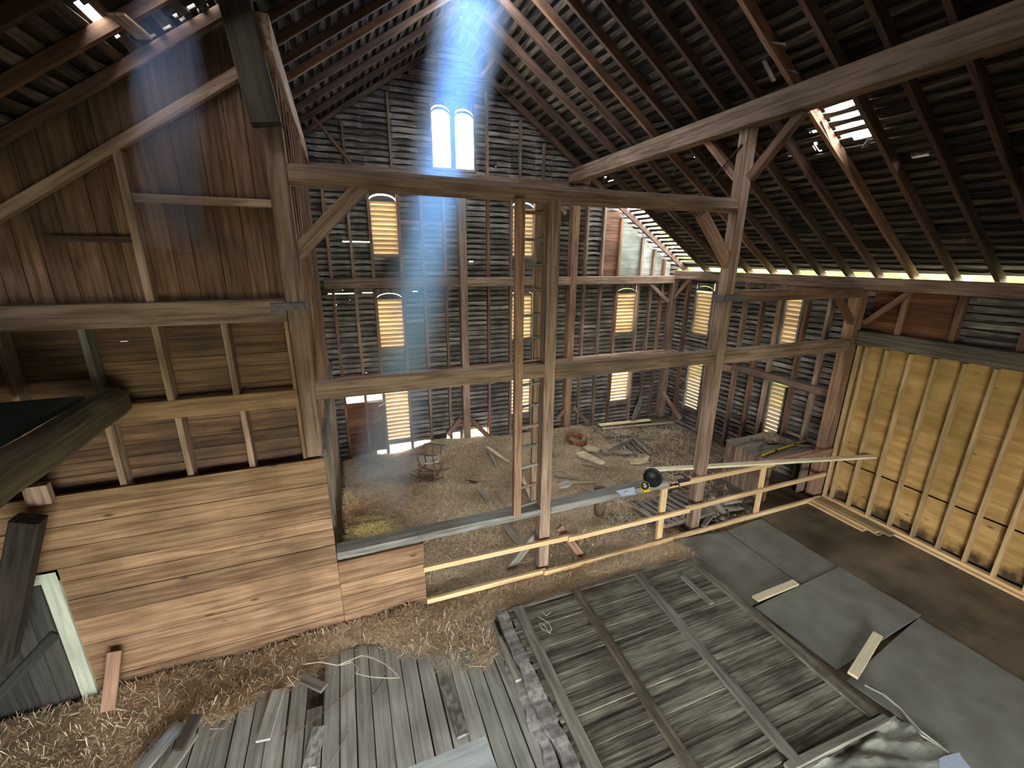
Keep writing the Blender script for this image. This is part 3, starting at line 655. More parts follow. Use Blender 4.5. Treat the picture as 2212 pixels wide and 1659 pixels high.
# board stack by the plywood
for k, (x0, x1, y0, y1, z) in enumerate(((8.33, 8.45, 3.9, 4.93, .014), (8.46, 8.60, 3.72, 4.9, .014), (8.42, 8.55, 3.75, 4.88, .05), (8.56, 8.70, 3.6, 4.9, .05))):
    one('board', MB().box((x0, y0, z), (x1, y1, z+.03), 1, .05), STK if k % 2 else NEWL, ['narrow yellow board on the floor, outermost of the stack by the plywood', 'yellow board on the floor next to the sole plate, lower layer', 'stained board lying on top of the stack by the plywood', 'yellow board on the stack, closest to the plywood wall'][k], 'board', 'boards stacked by the plywood')

# ------------------------------------------------------------ work bench box behind the railing
bx = thing('storage_bin', 'low boarded bin with a cluttered dark top in the right corner', 'bin')
m_ = MB(); y = 5.27
while y < 6.25: m_.box((7.5, y, .02), (7.525, y+.125, .90), 2, .03); y += .13
m_.build('side_boards', TIM, bx)
MB().box((7.5, 5.25, .02), (7.58, 5.33, .9), 2, .05).build('corner_post', PLANK, bx)
MB().box((7.5, 5.25, .87), (8.86, 5.30, .98), 0, .05).build('front_rail', TIM2, bx)
m_ = MB(); y = 5.27
while y < 6.3: m_.box((7.46, y, .92), (8.82, y+.25, .95), 0, .03); y += .26
m_.build('top_boards', GREYB, bx)
m_ = MB()
for k in range(3): m_.box((8.5+k*.12, 5.27, .02), (8.5+k*.12+.115, 5.29, .85), 2)
m_.build('front_boards', TIM, bx)
MB().box((7.6, 6.28, .02), (8.84, 6.31, .9), 0).build('back_board', SHIN, bx)
# clutter on the bin
for k in range(7):
    a = Vector((R(7.9, 8.7), R(5.5, 6.2), .97+k*.006)); b = a+Vector((R(-.4, .4), R(-.3, .3), R(0, .04)))
    one('scrap_board', MB().beam(a, b, R(.05, .12), .012), GREYB if k % 2 else TIM, 'thin scrap of weathered wood lying on the bin top', 'scrap wood', 'scraps on the bin')
one('debris_heap', MB().lathe([(.001, .14), (.1, .12), (.22, .05), (.3, 0)], (8.45, 6.02, .96), n=9), HAYB, 'small heap of dirt and rubbish on the back of the bin', 'debris')
lv_ = thing('spirit_level', 'yellow spirit level lying on the bin top', 'spirit level')
a, b = PZ(.98, 1645, 984), PZ(.98, 1742, 951)
bd_ = MB().beam(a, b, .022, .035, ch=.05).build('body', YELL, lv_)
for t in (.3, .72): c = a.lerp(b, t); dv = (b-a).normalized(); MB().beam(c-dv*.04, c+dv*.04, .024, .037, ch=0).build('vial', BLACK, bd_)
# long pale board
one('long_board', MB().beam(PZ(1.19, 1395, 1015), PZ(1.23, 1888, 986), .11, .035, ch=.05), PALE, 'long pale new board laid across the railing toward the plywood', 'board')

# ------------------------------------------------------------ things on the sill
pp = thing('clipboard', 'clipboard with a pale blue sheet lying on the sill beam', 'clipboard')
q = [PZ(1.158, *p) for p in ((1328, 1062), (1371, 1053), (1375, 1069), (1341, 1073))]
MB().prism(q, (0, 0, .012), axis=0).build('board', CLIP, pp)
c = sum(q, Vector())/4; q2 = [c+(p-c)*.9+Vector((0, 0, .013)) for p in q]; sh_ = MB().prism(q2, (0, 0, .002)).build('sheet', WHITE, pp)
MB().beam(PZ(1.175, 1347, 1064), PZ(1.175, 1357, 1060), .008, .004, ch=0).build('pen', INK, sh_)
bw = PZ(1.22, 1413, 1042)
one('black_bowl', MB().lathe([(.001, -.09), (.08, -.085), (.13, -.03), (.155, .03), (.16, .035), (.15, .035), (.12, -.02), (.07, -.07), (.001, -.075)], bw+Vector((0, .06, .05)), (-.25, -.75, .55), 28), BLACK, 'round black bowl tipped on its side on the sill', 'bowl', smooth=True)
ta = thing('work_lamp', 'yellow and black work lamp with a shiny lens on the sill', 'lamp')
tc = PZ(1.22, 1390, 1050)+Vector((0, -.03, .02))
MB().lathe([(.001, -.05), (.055, -.04), (.07, 0), (.06, .04), (.045, .06)], tc, (-.5, -.6, .6), 20).build('housing', BLACK, ta, True); hs_ = bpy.data.objects['housing']
MB().lathe([(.072, -.012), (.076, 0), (.072, .014)], tc, (-.5, -.6, .6), 20).build('yellow_ring', YELL, ta, True)
MB().lathe([(.046, .055), (.035, .075), (.001, .085)], tc, (-.5, -.6, .6), 16).build('lens', CHROME, hs_, True)
MB().box(tc+Vector((-.05, -.06, -.085)), tc+Vector((.07, .02, -.045)), 0, .2).build('base', YELL, ta)
one('pruning_tool', MB().tube([PZ(1.17, 1447, 1050), PZ(1.18, 1462, 1044), PZ(1.17, 1468, 1049)], .014).tube([PZ(1.17, 1447, 1045), PZ(1.18, 1460, 1048), PZ(1.17, 1468, 1043)], .012), BLACK, 'small dark hand tool lying on the sill left of the right post', 'tool')
one('clamp', MB().tube([PZ(1.17, 1455, 1027), PZ(1.2, 1471, 1024), PZ(1.2, 1486, 1034)], .012).box(PZ(1.17, 1470, 1042)-Vector((.03, .03, 0)), PZ(1.17, 1484, 1038)+Vector((.03, .03, .05)), 0, .2), IRON, 'dark metal clamp standing on the sill beside the right post', 'clamp')
tb = PZ(.55, 1306, 1066)+Vector((0, .12, 0))
one('brown_tub', MB().lathe([(.001, 0), (.10, 0), (.13, .5), (.12, .5), (.095, .03), (.001, .03)], (tb.x, max(tb.y, 5.4), .08), n=20), CLAY, 'open brown tub standing in the hay just behind the sill', 'tub', smooth=True)

# ------------------------------------------------------------ old ridged panel in the foreground
pan = thing('wooden_panel', 'large ridged old wooden panel with battens lying in the foreground', 'panel')
zt = .12
m_ = MB(); y = 1.66; i = 0
TL, TR_ = PZ(zt, 1095, 1312), PZ(zt, 1490, 1212)
while y < 4.38:
    h = R(.05, .10)
    tiltz = R(-.006, .008)
    m_.beam((1.66+R(-.05, .03), y+h/2, zt-.02+tiltz), (4.72, y+h/2-.02, zt-.02+tiltz), h+.012, .03, ch=.12, seg=6, jit=.003); y += h
m_.build('ridged_boards', PANEL, pan)
def bat(p, q, w_, h, mat, nm='batten'): MB().beam(Vector((*p, zt+.02)) if p[0] < 100 else PZ(zt+.02, *p), Vector((*q, zt+.02)) if q[0] < 100 else PZ(zt+.02, *q), w_, h, ch=.06, seg=5, jit=.003).build(nm, mat, pan)
bat((1118, 1312), (1.76, 1.68), .13, .05, GREYB); bat((1243, 1275), (2.60, 1.68), .12, .05, wood('batten_wood', (.13, .10, .07), (.32, .25, .17), st=.5, stscale=5)); bat((1378, 1240), (3.58, 1.68), .12, .05, GREYB); bat((1475, 1245), (1537, 1304), .08, .03, GREYB)
m_ = MB().beam((4.76, 1.7, .11), (4.76, 4.32, .11), .14, .09, ch=.05, seg=8, jit=.006); m_.build('edge_frame', wood('edge_wood', (.13, .11, .08), (.30, .27, .20), st=.5, stscale=6), pan)
m_ = MB().beam(PZ(.14, 1915, 1552), PZ(.14, 1700, 1659), .07, .05, ch=.05); m_.build('edge_frame', GREYB, pan)
# rotten edge left of the panel
rp = thing('rotten_planks', 'crumbling rotten planks along the left edge of the old panel', 'planks')
def rag(x0, x1, y0, y1, z, mat):
    n = 26; L_ = []; R_ = []
    for i in range(n+1): y = y0+(y1-y0)*i/n; L_.append((x0+R(-.03, .03), y, z)); R_.append((x1+R(-.02, .02), y, z))
    mb = MB()
    for i in range(n): mb.prism([L_[i], R_[i], R_[i+1], L_[i+1]], (0, 0, -.09), r=.4, axis=1, off=3)
    return mb.build('plank', mat, rp)
rag(1.50, 1.66, 1.2, 4.44, .125, ROT); rag(1.38, 1.50, 1.2, 3.95, .08, ROT)
offcut((1078, 1377), (1120, 1470), .07, .13, 'short pale batten lying on the rotten planks', GREYB, nm='scrap_board')

# plastic sheeting at the lower right
m_ = MB(); n = 26; P0 = [PZ(.06, 1690, 1690), PZ(.06, 1935, 1545), PZ(.04, 2062, 1625), PZ(.04, 1960, 1780)]
vs = []; gs = []; fs = []
for i in range(n+1):
    for j in range(n+1):
        u, v = i/n, j/n; p = (P0[0]*(1-u)+P0[1]*u)*(1-v)+(P0[3]*(1-u)+P0[2]*u)*v
        z = .045+.018*math.sin(9*u+7*v+2*math.sin(5*v))+.010*math.sin(23*u-11*v)+.006*R(-1, 1)
        vs.append((p.x+R(-.01, .01), p.y+R(-.01, .01), max(.03, z))); gs.append((u, v, 0))
for i in range(n):
    for j in range(n): a = i*(n+1)+j; fs.append((a, a+n+1, a+n+2, a+1))
m_.add(vs, fs, gs); one('plastic_sheeting', m_, PLASTIC, 'crumpled translucent plastic sheeting at the corner of the old panel', 'plastic sheet', smooth=True)
for k, (w1, z) in enumerate(((.012, .10), (.01, .09))):
    one('plastic_fold', MB().tube([PZ(z, 1868+k*8, 1480), PZ(z, 1908+k*6, 1500), PZ(z, 1945, 1530), PZ(z, 1990, 1580+k*8), PZ(z-.04, 2050, 1625)], w1, 6), PLASTIC, ['pale rolled fold of plastic along the grey sheet edge, outer one', 'pale rolled fold of plastic along the grey sheet edge, inner one'][k], 'plastic sheet')
m_ = MB(); q = [PZ(.10, *p) for p in ((2028, 1640), (2040, 1634), (2072, 1627), (2076, 1636), (2098, 1662), (2030, 1672))]
m_.prism(q, (0, 0, .01)); one('rag', m_, plain('pale_blue_cloth', (.50, .56, .70), .8, 0, .1), 'scrap of pale bluish paper at the bottom right corner', 'paper')

# ------------------------------------------------------------ grey planks at the bottom
x = -2.3; k = 0
xs = []
while x < 1.36: w_ = R(.155, .19); xs.append((x, w_)); x += w_
for k, (x, w_) in enumerate(xs):
    y1 = 4.55+R(-.08, .06); z = .035
    if k == 9: y1 = 3.95
    one('floor_plank', MB().beam((x+w_/2, 1.5, z), (x+w_/2+R(-.01, .01), y1, z+R(0, .012)), w_-.012, .03, ch=.08, seg=8, jit=.002), GPLANK, 'grey weathered floor plank at the bottom, %s counted from the left' % (ORD[k] if k < 20 else 'last'), 'plank', 'grey floor planks at the bottom')
def gboard(pa, pb, w_, z, lab, mat=GPLANK, h=.03, z2=None, nm='loose_board'): return offcut(pa, pb, w_, z, lab, mat, h, nm, 'board', z2)
gboard((300, 1668), (392, 1562), .13, .12, 'loose grey board pointing up out of the hay, lower left', z2=.16)
gboard((342, 1690), (415, 1585), .14, .14, 'loose split board with a pale edge beside the lower left grey board', GREYB, z2=.2)
gboard((385, 1620), (424, 1545), .09, .22, 'dark jagged broken board end, lower left', wood('burnt_wood', (.03, .025, .02), (.09, .07, .05), st=.3), .05, .28)
gboard((568, 1600), (602, 1490), .13, .09, 'short grey board lifted from the plank floor beside a hole', h=.03)
gboard((655, 1466), (700, 1487), .10, .10, 'small grey wooden wedge on the planks below the hay', GREYB, .04)
gboard((965, 1480), (1000, 1590), .12, .08, 'split rotten plank with torn fibres near the right of the plank floor', ROT, .035)
gboard((668, 1660), (690, 1570), .13, .075, 'worn split plank patch at the bottom left of the plank floor', ROT, .02)
q = [PZ(.20, *p) for p in ((870, 1668), (1048, 1594), (1078, 1672))]
one('pale_board', MB().prism(q, (0, 0, .03), axis=0), wood('pale_blue_board', (.44, .48, .45), (.64, .68, .64), st=.25, bump=.2), 'pale bluish board corner sticking in at the bottom edge', 'board')
offcut((905, 1340), (925, 1352), .16, .06, 'small tan scrap of board at the foot of the plank wall', TIM, nm='scrap_board')
for (p, q, w_) in (((610, 1588), (640, 1530), 'left one, beside the lifted short board'), ((625, 1595), (770, 1478), 'long one crossing several planks'), ((708, 1655), (752, 1578), 'near the bottom edge'), ((805, 1500), (832, 1458), 'short one below the dry vine')):
    one('twig', MB().tube([PZ(.075, *p), PZ(.078, (p[0]+q[0])/2+3, (p[1]+q[1])/2), PZ(.075, *q)], .005, 5), RAFT, 'thin dark twig lying on the grey planks, '+w_, 'twig', 'twigs on the planks')
hp = PZ(.05, 868, 1332)
one('debris_heap', MB().lathe([(.001, .13), (.07, .11), (.16, .05), (.24, 0)], (hp.x, hp.y, .02), n=9), wood('dark_litter', (.05, .035, .025), (.16, .11, .07), st=.5), 'small dark heap of litter at the foot of the plank wall', 'debris')
# stub leaning at the door
one('leaning_stub', MB().beam(PY(4.6, 234, 1535), PY(4.85, 248, 1407), .12, .035, (0, 1, 0), ch=.05), TIM2, 'short orange-brown board standing on end in front of the door frame', 'board')
MB

# ------------------------------------------------------------ hay
def inpoly(P, x, y):
    r = np.zeros(len(x), bool); n = len(P)
    for i in range(n):
        x1, y1 = P[i]; x2, y2 = P[(i+1) % n]
        c = ((y1 > y) != (y2 > y)) & (x < (x2-x1)*(y-y1)/((y2-y1) if y2 != y1 else 1e-9)+x1); r ^= c
    return r
def poly(px): return [tuple(PZ(0, *p)[:2]) for p in px]
front = poly([(-160, 1800), (-60, 1600), (20, 1560), (215, 1497), (330, 1482), (925, 1303), (1440, 1168), (1495, 1203), (1080, 1312), (1075, 1395), (1050, 1430), (960, 1450), (935, 1415), (870, 1408), (800, 1385), (740, 1405), (690, 1440), (640, 1475), (560, 1500), (520, 1545), (400, 1560), (330, 1620), (200, 1750)])
back = [(-.38, 4.98), (-.38, 10.1), (5.9, 10.1), (6.2, 9.4), (6.0, 8.4), (6.4, 7.6), (6.0, 6.8), (5.5, 6.0), (5.1, 5.0)]
sprk = [(5.9, 5.0), (5.9, 9.9), (8.8, 9.0), (7.3, 6.4), (5.6, 5.2)]
def hz(x, y):                                   # height of the hay bed
    h = .035+.03*np.sin(2.1*x+1.3*y)+.025*np.sin(4.3*x-3.1*y+1)+.02*np.sin(7*y+2*x)
    h = h+.30*np.exp(-((x-1.95)**2/.35+(y-9.75)**2/.25))+.16*np.exp(-((x-2.8)**2/.5+(y-9.7)**2/.2))+.1*np.exp(-((x-.2)**2+(y-6.5)**2)/1.5)+.14*np.exp(-((x-5.2)**2/.4+(y-9.8)**2/.2))
    h = h*(1-.75*np.exp(-((y-4.9)**2)/.12)*(x > .5))+.06*np.exp(-((y-4.8)**2)/.03)*(x < .6)*(x > -3)
    return np.maximum(h, .012)
nb = 90000
V = []; Rr = []
def scatter(P, n, dens=1.0, soft=0):
    xs_, ys_ = [p[0] for p in P], [p[1] for p in P]
    x = rng.uniform(min(xs_)-soft, max(xs_)+soft, n*3); y = rng.uniform(min(ys_)-soft, max(ys_)+soft, n*3)
    j = rng.normal(0, soft, (2, n*3)) if soft else np.zeros((2, n*3))
    k = inpoly(P, x+j[0], y+j[1]); x, y = x[k][:n], y[k][:n]; return x, y
X1, Y1 = scatter(front, 60000, soft=.07); X2, Y2 = scatter(back, 130000, soft=.08); X3, Y3 = scatter(sprk, 5000, soft=.3)
HX = np.concatenate([X1, X2, X3]); HY = np.concatenate([Y1, Y2, Y3])
ok = (HX < 8.85) & (HY < 10.08) & ~((HY > 4.9) & (HX < -.34)) & ~((np.abs(HY-4.98) < .06) & (HX < .7)) & ~((HX > 7.4) & (HY > 5.2) & (HY < 6.4)) & ~((HX > 1.35) & (HX < 4.85) & (HY < 4.42))
HX, HY = HX[ok], HY[ok]; n = len(HX)
ang = rng.uniform(0, 2*np.pi, n); ln = rng.uniform(.06, .2, n); el = rng.normal(.12, .28, n); wd = rng.uniform(.0022, .0062, n)*(1-.38*(HY < 5)); ln = ln*(1+.3*(HY < 5))
z = hz(HX, HY)+rng.uniform(.0, .035, n)
dx, dy, dz = np.cos(ang)*np.cos(el), np.sin(ang)*np.cos(el), np.sin(el)
sxx, syy = -np.sin(ang), np.cos(ang); cv = rng.normal(0, .25, n)
P = np.zeros((n, 6, 3))
for i, t in enumerate((-.5, 0, .5)):
    k = (1-4*t*t)*cv*ln*.3
    cx = HX+dx*ln*t+sxx*k; cy = HY+dy*ln*t+syy*k; cz = np.maximum(z+dz*ln*t+np.abs(t)*-.01, .012)
    tw = rng.normal(0, .3, n)
    for s_, o_ in ((-1, 0), (1, 1)):
        P[:, i*2+o_, 0] = cx+s_*sxx*wd; P[:, i*2+o_, 1] = cy+s_*syy*wd; P[:, i*2+o_, 2] = cz+s_*tw*wd
base = np.arange(n)[:, None]*6
F_ = np.concatenate([base+np.array([0, 1, 3, 2]), base+np.array([2, 3, 5, 4])], axis=0)
patch = .5+.5*np.sin(1.7*HX+2.3*np.sin(1.1*HY))*np.sin(1.3*HY+1.9*np.sin(.9*HX)); patch = patch+.22*np.sin(6*HX+3*np.sin(5*HY))*np.sin(5.3*HY)
hr = np.clip(rng.beta(2, 2, n)*.75+.28*patch-.02, 0, 1)
# bed grid
gx = np.arange(-4, 9, .06); gy = np.arange(1.0, 10.1, .06); GX, GY = np.meshgrid(gx, gy, indexing='ij')
cellx, celly = GX[:-1, :-1]+.03, GY[:-1, :-1]+.03
jx, jy = rng.normal(0, .05, cellx.shape), rng.normal(0, .05, cellx.shape)
inside = (inpoly(front, (cellx+jx).ravel(), (celly+jy).ravel()) | inpoly(back, (cellx+jx).ravel(), (celly+jy).ravel())).reshape(cellx.shape)
inside &= ~((celly > 4.93) & (cellx < -.36)) & ~((cellx > 1.33) & (cellx < 4.87) & (celly < 4.45)) & ~((np.abs(celly-4.97) < .05) & (cellx < .72))
GZ = hz(GX, GY)+rng.uniform(-.008, .012, GX.shape)
n2 = GX.size; vb = np.stack([GX.ravel(), GY.ravel(), GZ.ravel()], 1)
I, J = np.nonzero(inside); W_ = GX.shape[1]
FB = np.stack([I*W_+J, (I+1)*W_+J, (I+1)*W_+J+1, I*W_+J+1], 1)
used = np.unique(FB); remap = -np.ones(n2, int); remap[used] = np.arange(len(used)); FB = remap[FB]; vb = vb[used]
vs = np.concatenate([P.reshape(-1, 3), vb]); nf = np.concatenate([F_, FB+n*6])
me = bpy.data.meshes.new('hay'); me.vertices.add(len(vs)); me.vertices.foreach_set('co', vs.astype(np.float32).ravel())
me.loops.add(len(nf)*4); me.loops.foreach_set('vertex_index', nf.astype(np.int32).ravel())
me.polygons.add(len(nf)); me.polygons.foreach_set('loop_start', np.arange(0, len(nf)*4, 4, dtype=np.int32))
me.materials.append(HAY); me.materials.append(HAYB)
me.polygons.foreach_set('material_index', np.concatenate([np.zeros(len(F_)), np.ones(len(FB))]).astype(np.int32))
me.update(calc_edges=True)
a_ = me.attributes.new('rnd', 'FLOAT', 'POINT'); a_.data.foreach_set('value', np.concatenate([np.repeat(hr, 6), np.full(len(vb), .3)]).astype(np.float32))
ho = bpy.data.objects.new('hay', me); COL.objects.link(ho); ho['label'] = 'loose tan hay strewn over the barn floor'; ho['category'] = 'hay'; ho['kind'] = 'stuff'
def hzf(x, y): return float(hz(np.array([x]), np.array([y]))[0]) if x < 6.2 else .0
def PH(e, x, y):                                # point on the hay (or bare floor) under a pixel, e above it
    p = PZ(.05, x, y)
    for _ in range(3): p = PZ(hzf(p.x, p.y)+e, x, y)
    return p

# dry vines lying about
def vine(px, z, rad, lab):
    one('dry_vine', MB().tube([PZ(z+R(0, .04), *p) for p in px], rad, 5), TWINE, lab, 'vine', 'dry vines')
vine([(655, 1435), (690, 1430), (730, 1437), (790, 1412), (835, 1436), (862, 1462)], .08, .006, 'dry pale vine curling over the plank floor, longest strand')
vine([(770, 1455), (800, 1462), (840, 1465), (864, 1464), (850, 1445), (815, 1425), (780, 1415)], .09, .005, 'dry pale vine looping back on itself on the planks')
vine([(735, 1437), (760, 1430), (775, 1445), (770, 1456), (763, 1450)], .09, .005, 'short dry vine with a small curl on the planks')
vine([(1163, 1332), (1185, 1345), (1192, 1360), (1186, 1366), (1176, 1350), (1165, 1345), (1170, 1358), (1190, 1368)], .18, .005, 'small loop of pale dry vine on the ridged panel')
vine([(1172, 1322), (1180, 1330), (1190, 1322)], .18, .005, 'short curl of pale vine on the ridged panel above the loop')
vine([(820, 910), (822, 893), (835, 882)], .9, .004, 'thin vine') if False else None
one('dry_vine', MB().tube([PY(10.0, 838, 868), PY(9.98, 818, 878), PY(9.97, 811, 893), PY(9.98, 822, 903), PY(9.97, 806, 913)], .012, 5), TWINE, 'curly dry vine climbing beside the lowest left window', 'vine', 'dry vines')

# ------------------------------------------------------------ rocking chair (backless, old)
SEATW = wood('chair_seat_wood', (.40, .35, .28), (.62, .56, .46), st=.3)
CHW = wood('chair_dark_wood', (.09, .065, .05), (.22, .17, .13), st=.3)
ch = thing('rocking_chair', 'small old backless rocking chair standing in the hay', 'chair')
C0 = Vector((1.42, 8.55, 0)); zb = hzf(1.42, 8.55)+.03
def cp(u, v, z): u, v, z = u*1.12, v*1.12, z*1.12; a = math.radians(-32); return C0+Vector((u*math.cos(a)-v*math.sin(a), u*math.sin(a)+v*math.cos(a), z+zb))
n = 20; seat = [cp(.21*math.cos(t)*(1 if math.cos(t) > 0 else 1.0), .2*math.sin(t), .36) for t in [2*math.pi*i/n for i in range(n)]]
MB().prism(seat, (0, 0, .03)).build('seat', SEATW, ch)
for s_ in (-1, 1):
    rk = MB().tube([cp(-.34+.68*t/8, s_*.19, .02+.10*((t/8-.5)*2)**2) for t in range(9)], .017, 6); rk.build('rocker', CHW, ch)
    for u in (-.14, .14): MB().tube([cp(u*1.25, s_*.19, .04), cp(u, s_*.15, .36)], .017, 6).build('leg', CHW, ch)
    MB().tube([cp(-.2, s_*.24, .56), cp(-.05, s_*.25, .58), cp(.12, s_*.24, .57), cp(.24, s_*.22, .585)], .018, 6).build('arm', CHW, ch)
    for u in (-.15, 0, .16): MB().tube([cp(u, s_*.19, .38), cp(u, s_*.24, .57)], .012, 5).build('spindle', CHW, ch)
    MB().tube([cp(-.17, s_*.19, .18), cp(.17, s_*.19, .18)], .012, 5).build('stretcher', CHW, ch)
for u in (-.17, .17): MB().tube([cp(u, -.19, .14), cp(u, .19, .14)], .012, 5).build('stretcher', CHW, ch)
# basket-like rusty drum halves
bc = PH(.01, 1247, 958)
def halfdrum(c, r_, h, a0, a1, th=.015):
    mb = MB(); n = 14
    for i in range(n):
        t0, t1 = a0+(a1-a0)*i/n, a0+(a1-a0)*(i+1)/n
        p = lambda t, rr, z: (c.x+rr*math.cos(t), c.y+rr*math.sin(t), c.z+z)
        mb.add([p(t0, r_, 0), p(t1, r_, 0), p(t1, r_*1.05, h), p(t0, r_*1.05, h), p(t0, r_-th, 0), p(t1, r_-th, 0), p(t1, r_*1.05-th, h), p(t0, r_*1.05-th, h)], [(0, 1, 2, 3), (7, 6, 5, 4), (3, 2, 6, 7), (0, 4, 5, 1), (1, 5, 6, 2), (0, 3, 7, 4)], [(t0, 0, 0)]*8, .5)
    return mb
dm = thing('broken_basket', 'broken rusty-orange basket lying open in the hay', 'basket')
halfdrum(bc, .24, .16, math.radians(165), math.radians(345)).build('front_wall', RUST, dm)
halfdrum(bc+Vector((-.03, .05, 0)), .22, .2, math.radians(10), math.radians(170)).build('back_wall', RUST, dm)

# ------------------------------------------------------------ boards and slabs lying around in the bay
def lay(pa, pb, w_, mat, lab, z=.06, h=.025, z2=None, nm='board', grp=None, seg=1, jit=0, cat='board', ch_=.05):
    a, b = PH(.6*z, *pa), PH(.6*z, *pb); return one(nm, MB().beam(a, b, w_, h, ch=ch_, seg=seg, jit=jit), mat, lab, cat, grp)
lay((1294, 918), (1404, 907), .17, PALE, 'wide pale board lying by the far wall', .1)
lay((1302, 926), (1455, 912), .10, wood('tan_board', (.38, .30, .20), (.58, .48, .34), st=.2), 'long narrow tan board just in front of the wide pale one', .08)
lay((1387, 856), (1370, 905), .14, GREYB, 'grey board leaning upright against the far wall by the corner', .05) if False else one('board', MB().beam(PY(9.75, 1368, 906), PY(10.0, 1386, 856), .15, .03, (0, 1, 0)), GREYB, 'grey board leaning upright against the far wall near the corner', 'board')
lay((1310, 945), (1388, 930), .10, BARK, 'weathered grey slab behind the log pile', .12, seg=5, jit=.01)
lay((1315, 975), (1380, 940), .08, BARK, 'narrow grey slab lying across the log pile', .20, seg=5, jit=.01)
lay((1345, 940), (1410, 948), .07, BARK, 'short grey slab at the back of the log pile', .14, seg=4, jit=.01)
for k, (a, b, r_) in enumerate((((1372, 950), (1405, 982), .055), ((1362, 953), (1388, 978), .035), ((1350, 956), (1376, 985), .03), ((1382, 952), (1412, 975), .03), ((1342, 960), (1366, 982), .028))):
    A, B_ = PH(.08+.02*(k < 2), *a), PH(.06, *b); pts = [A.lerp(B_, t/6)+Vector((R(-.012, .012), R(-.012, .012), R(-.008, .008))) for t in range(7)]
    one('log', MB().tube(pts, [r_*R(.85, 1.1) for _ in range(7)], 9), BARK, ['thickest grey log of the pile in the bay', 'thin grey log directly left of the thickest one', 'thin stick log in the middle left of the pile', 'thin grey log on the right side of the pile', 'leftmost thin log of the pile'][k], 'log', 'log pile', smooth=True)
def slab(px, z, th, mat, lab, nm='bark_slab'):
    q = [PH(z*.7, *p)+Vector((0, 0, R(-.01, .02))) for p in px]; return one(nm, MB().prism(q, (0, 0, -th), axis=0), mat, lab, 'bark')
TANS = wood('tan_slab', (.50, .40, .25), (.72, .62, .42), st=.3, stscale=5)
slab([(1356, 993), (1380, 990), (1404, 985), (1398, 997), (1380, 1001), (1362, 999)], .14, .05, TANS, 'pale split slab with dark bark edge in front of the log pile')
slab([(1242, 978), (1262, 976), (1285, 985), (1308, 998), (1296, 1001), (1272, 993), (1250, 985)], .12, .04, TANS, 'long curved tan bark slab with a dark edge, left of the pile')
slab([(1258, 965), (1275, 962), (1300, 968), (1290, 976), (1270, 975)], .1, .03, TANS, 'small tan bark slab right in front of the basket')
slab([(1295, 968), (1312, 972), (1330, 970), (1318, 980), (1302, 977)], .12, .04, BARK, 'small grey bark slab between basket and log pile')
slab([(1322, 976), (1350, 974), (1375, 978), (1355, 982), (1330, 980)], .1, .03, BARK, 'flat grey splinter at the foot of the log pile')
lay((1271, 1025), (1415, 1024), .045, TANS, 'long thin pale pole on the floor behind the clipboard', .06, .03, seg=8, jit=.006, nm='pole', cat='pole')
lay((1005, 1040), (1120, 1041), .03, TANS, 'thin pale stick lying left of the ladder', .09, .02, nm='stick', cat='stick')
lay((1005, 1038), (1030, 1042), .06, RAFT, 'short dark red stick end in the hay left of the ladder', .1, .03, nm='stick', cat='stick')
lay((1202, 1042), (1290, 1041), .025, TANS, 'thin pale stick right of the middle post, nearer one', .09, .02, nm='stick', cat='stick')
lay((1198, 1028), (1240, 1036), .03, BARK, 'dark thin stick right of the middle post, behind the pale one', .09, .02, nm='stick', cat='stick')
lay((1208, 1005), (1240, 1018), .03, TANS, 'short tan stick right of the middle post, furthest back', .09, .02, nm='stick', cat='stick')
lay((1257, 1004), (1300, 1013), .02, BARK, 'short thin dark twig on the bare floor', .05, .015, nm='stick', cat='stick')
lay((1128, 1032), (1160, 1100), .09, PALE, 'pale board slanting behind the lower ladder rungs', .12, .03)
lay((1150, 978), (1166, 1010), .06, TIM, 'dark slanting stick seen through the ladder', .12, .03, z2=.05, nm='stick', cat='stick')
lay((1052, 965), (1098, 998), .07, TANS, 'pale stick lying crosswise in the hay behind the ladder', .1, .03, nm='stick', cat='stick')
lay((1058, 975), (1072, 1008), .07, BARK, 'grey stick crossing under the pale one behind the ladder', .07, .03, nm='stick', cat='stick')
lay((1037, 1055), (1135, 1190), .15, wood('dusty_board', (.26, .22, .17), (.44, .39, .31), st=.4, stscale=6), 'long dusty board half buried in hay, passing under the sill', .09, .02)
lay((1070, 1060), (1112, 1115), .06, GREYB, 'narrow grey board buried in hay beside the long dusty board', .08, .02)
one('rubble', MB().prism([PH(.05, *p) for p in ((1205, 1048), (1228, 1040), (1236, 1046), (1225, 1054), (1208, 1056))], (0, 0, .04)), PLASTER, 'pale crumpled scrap on the hay right of the middle post', 'scrap')
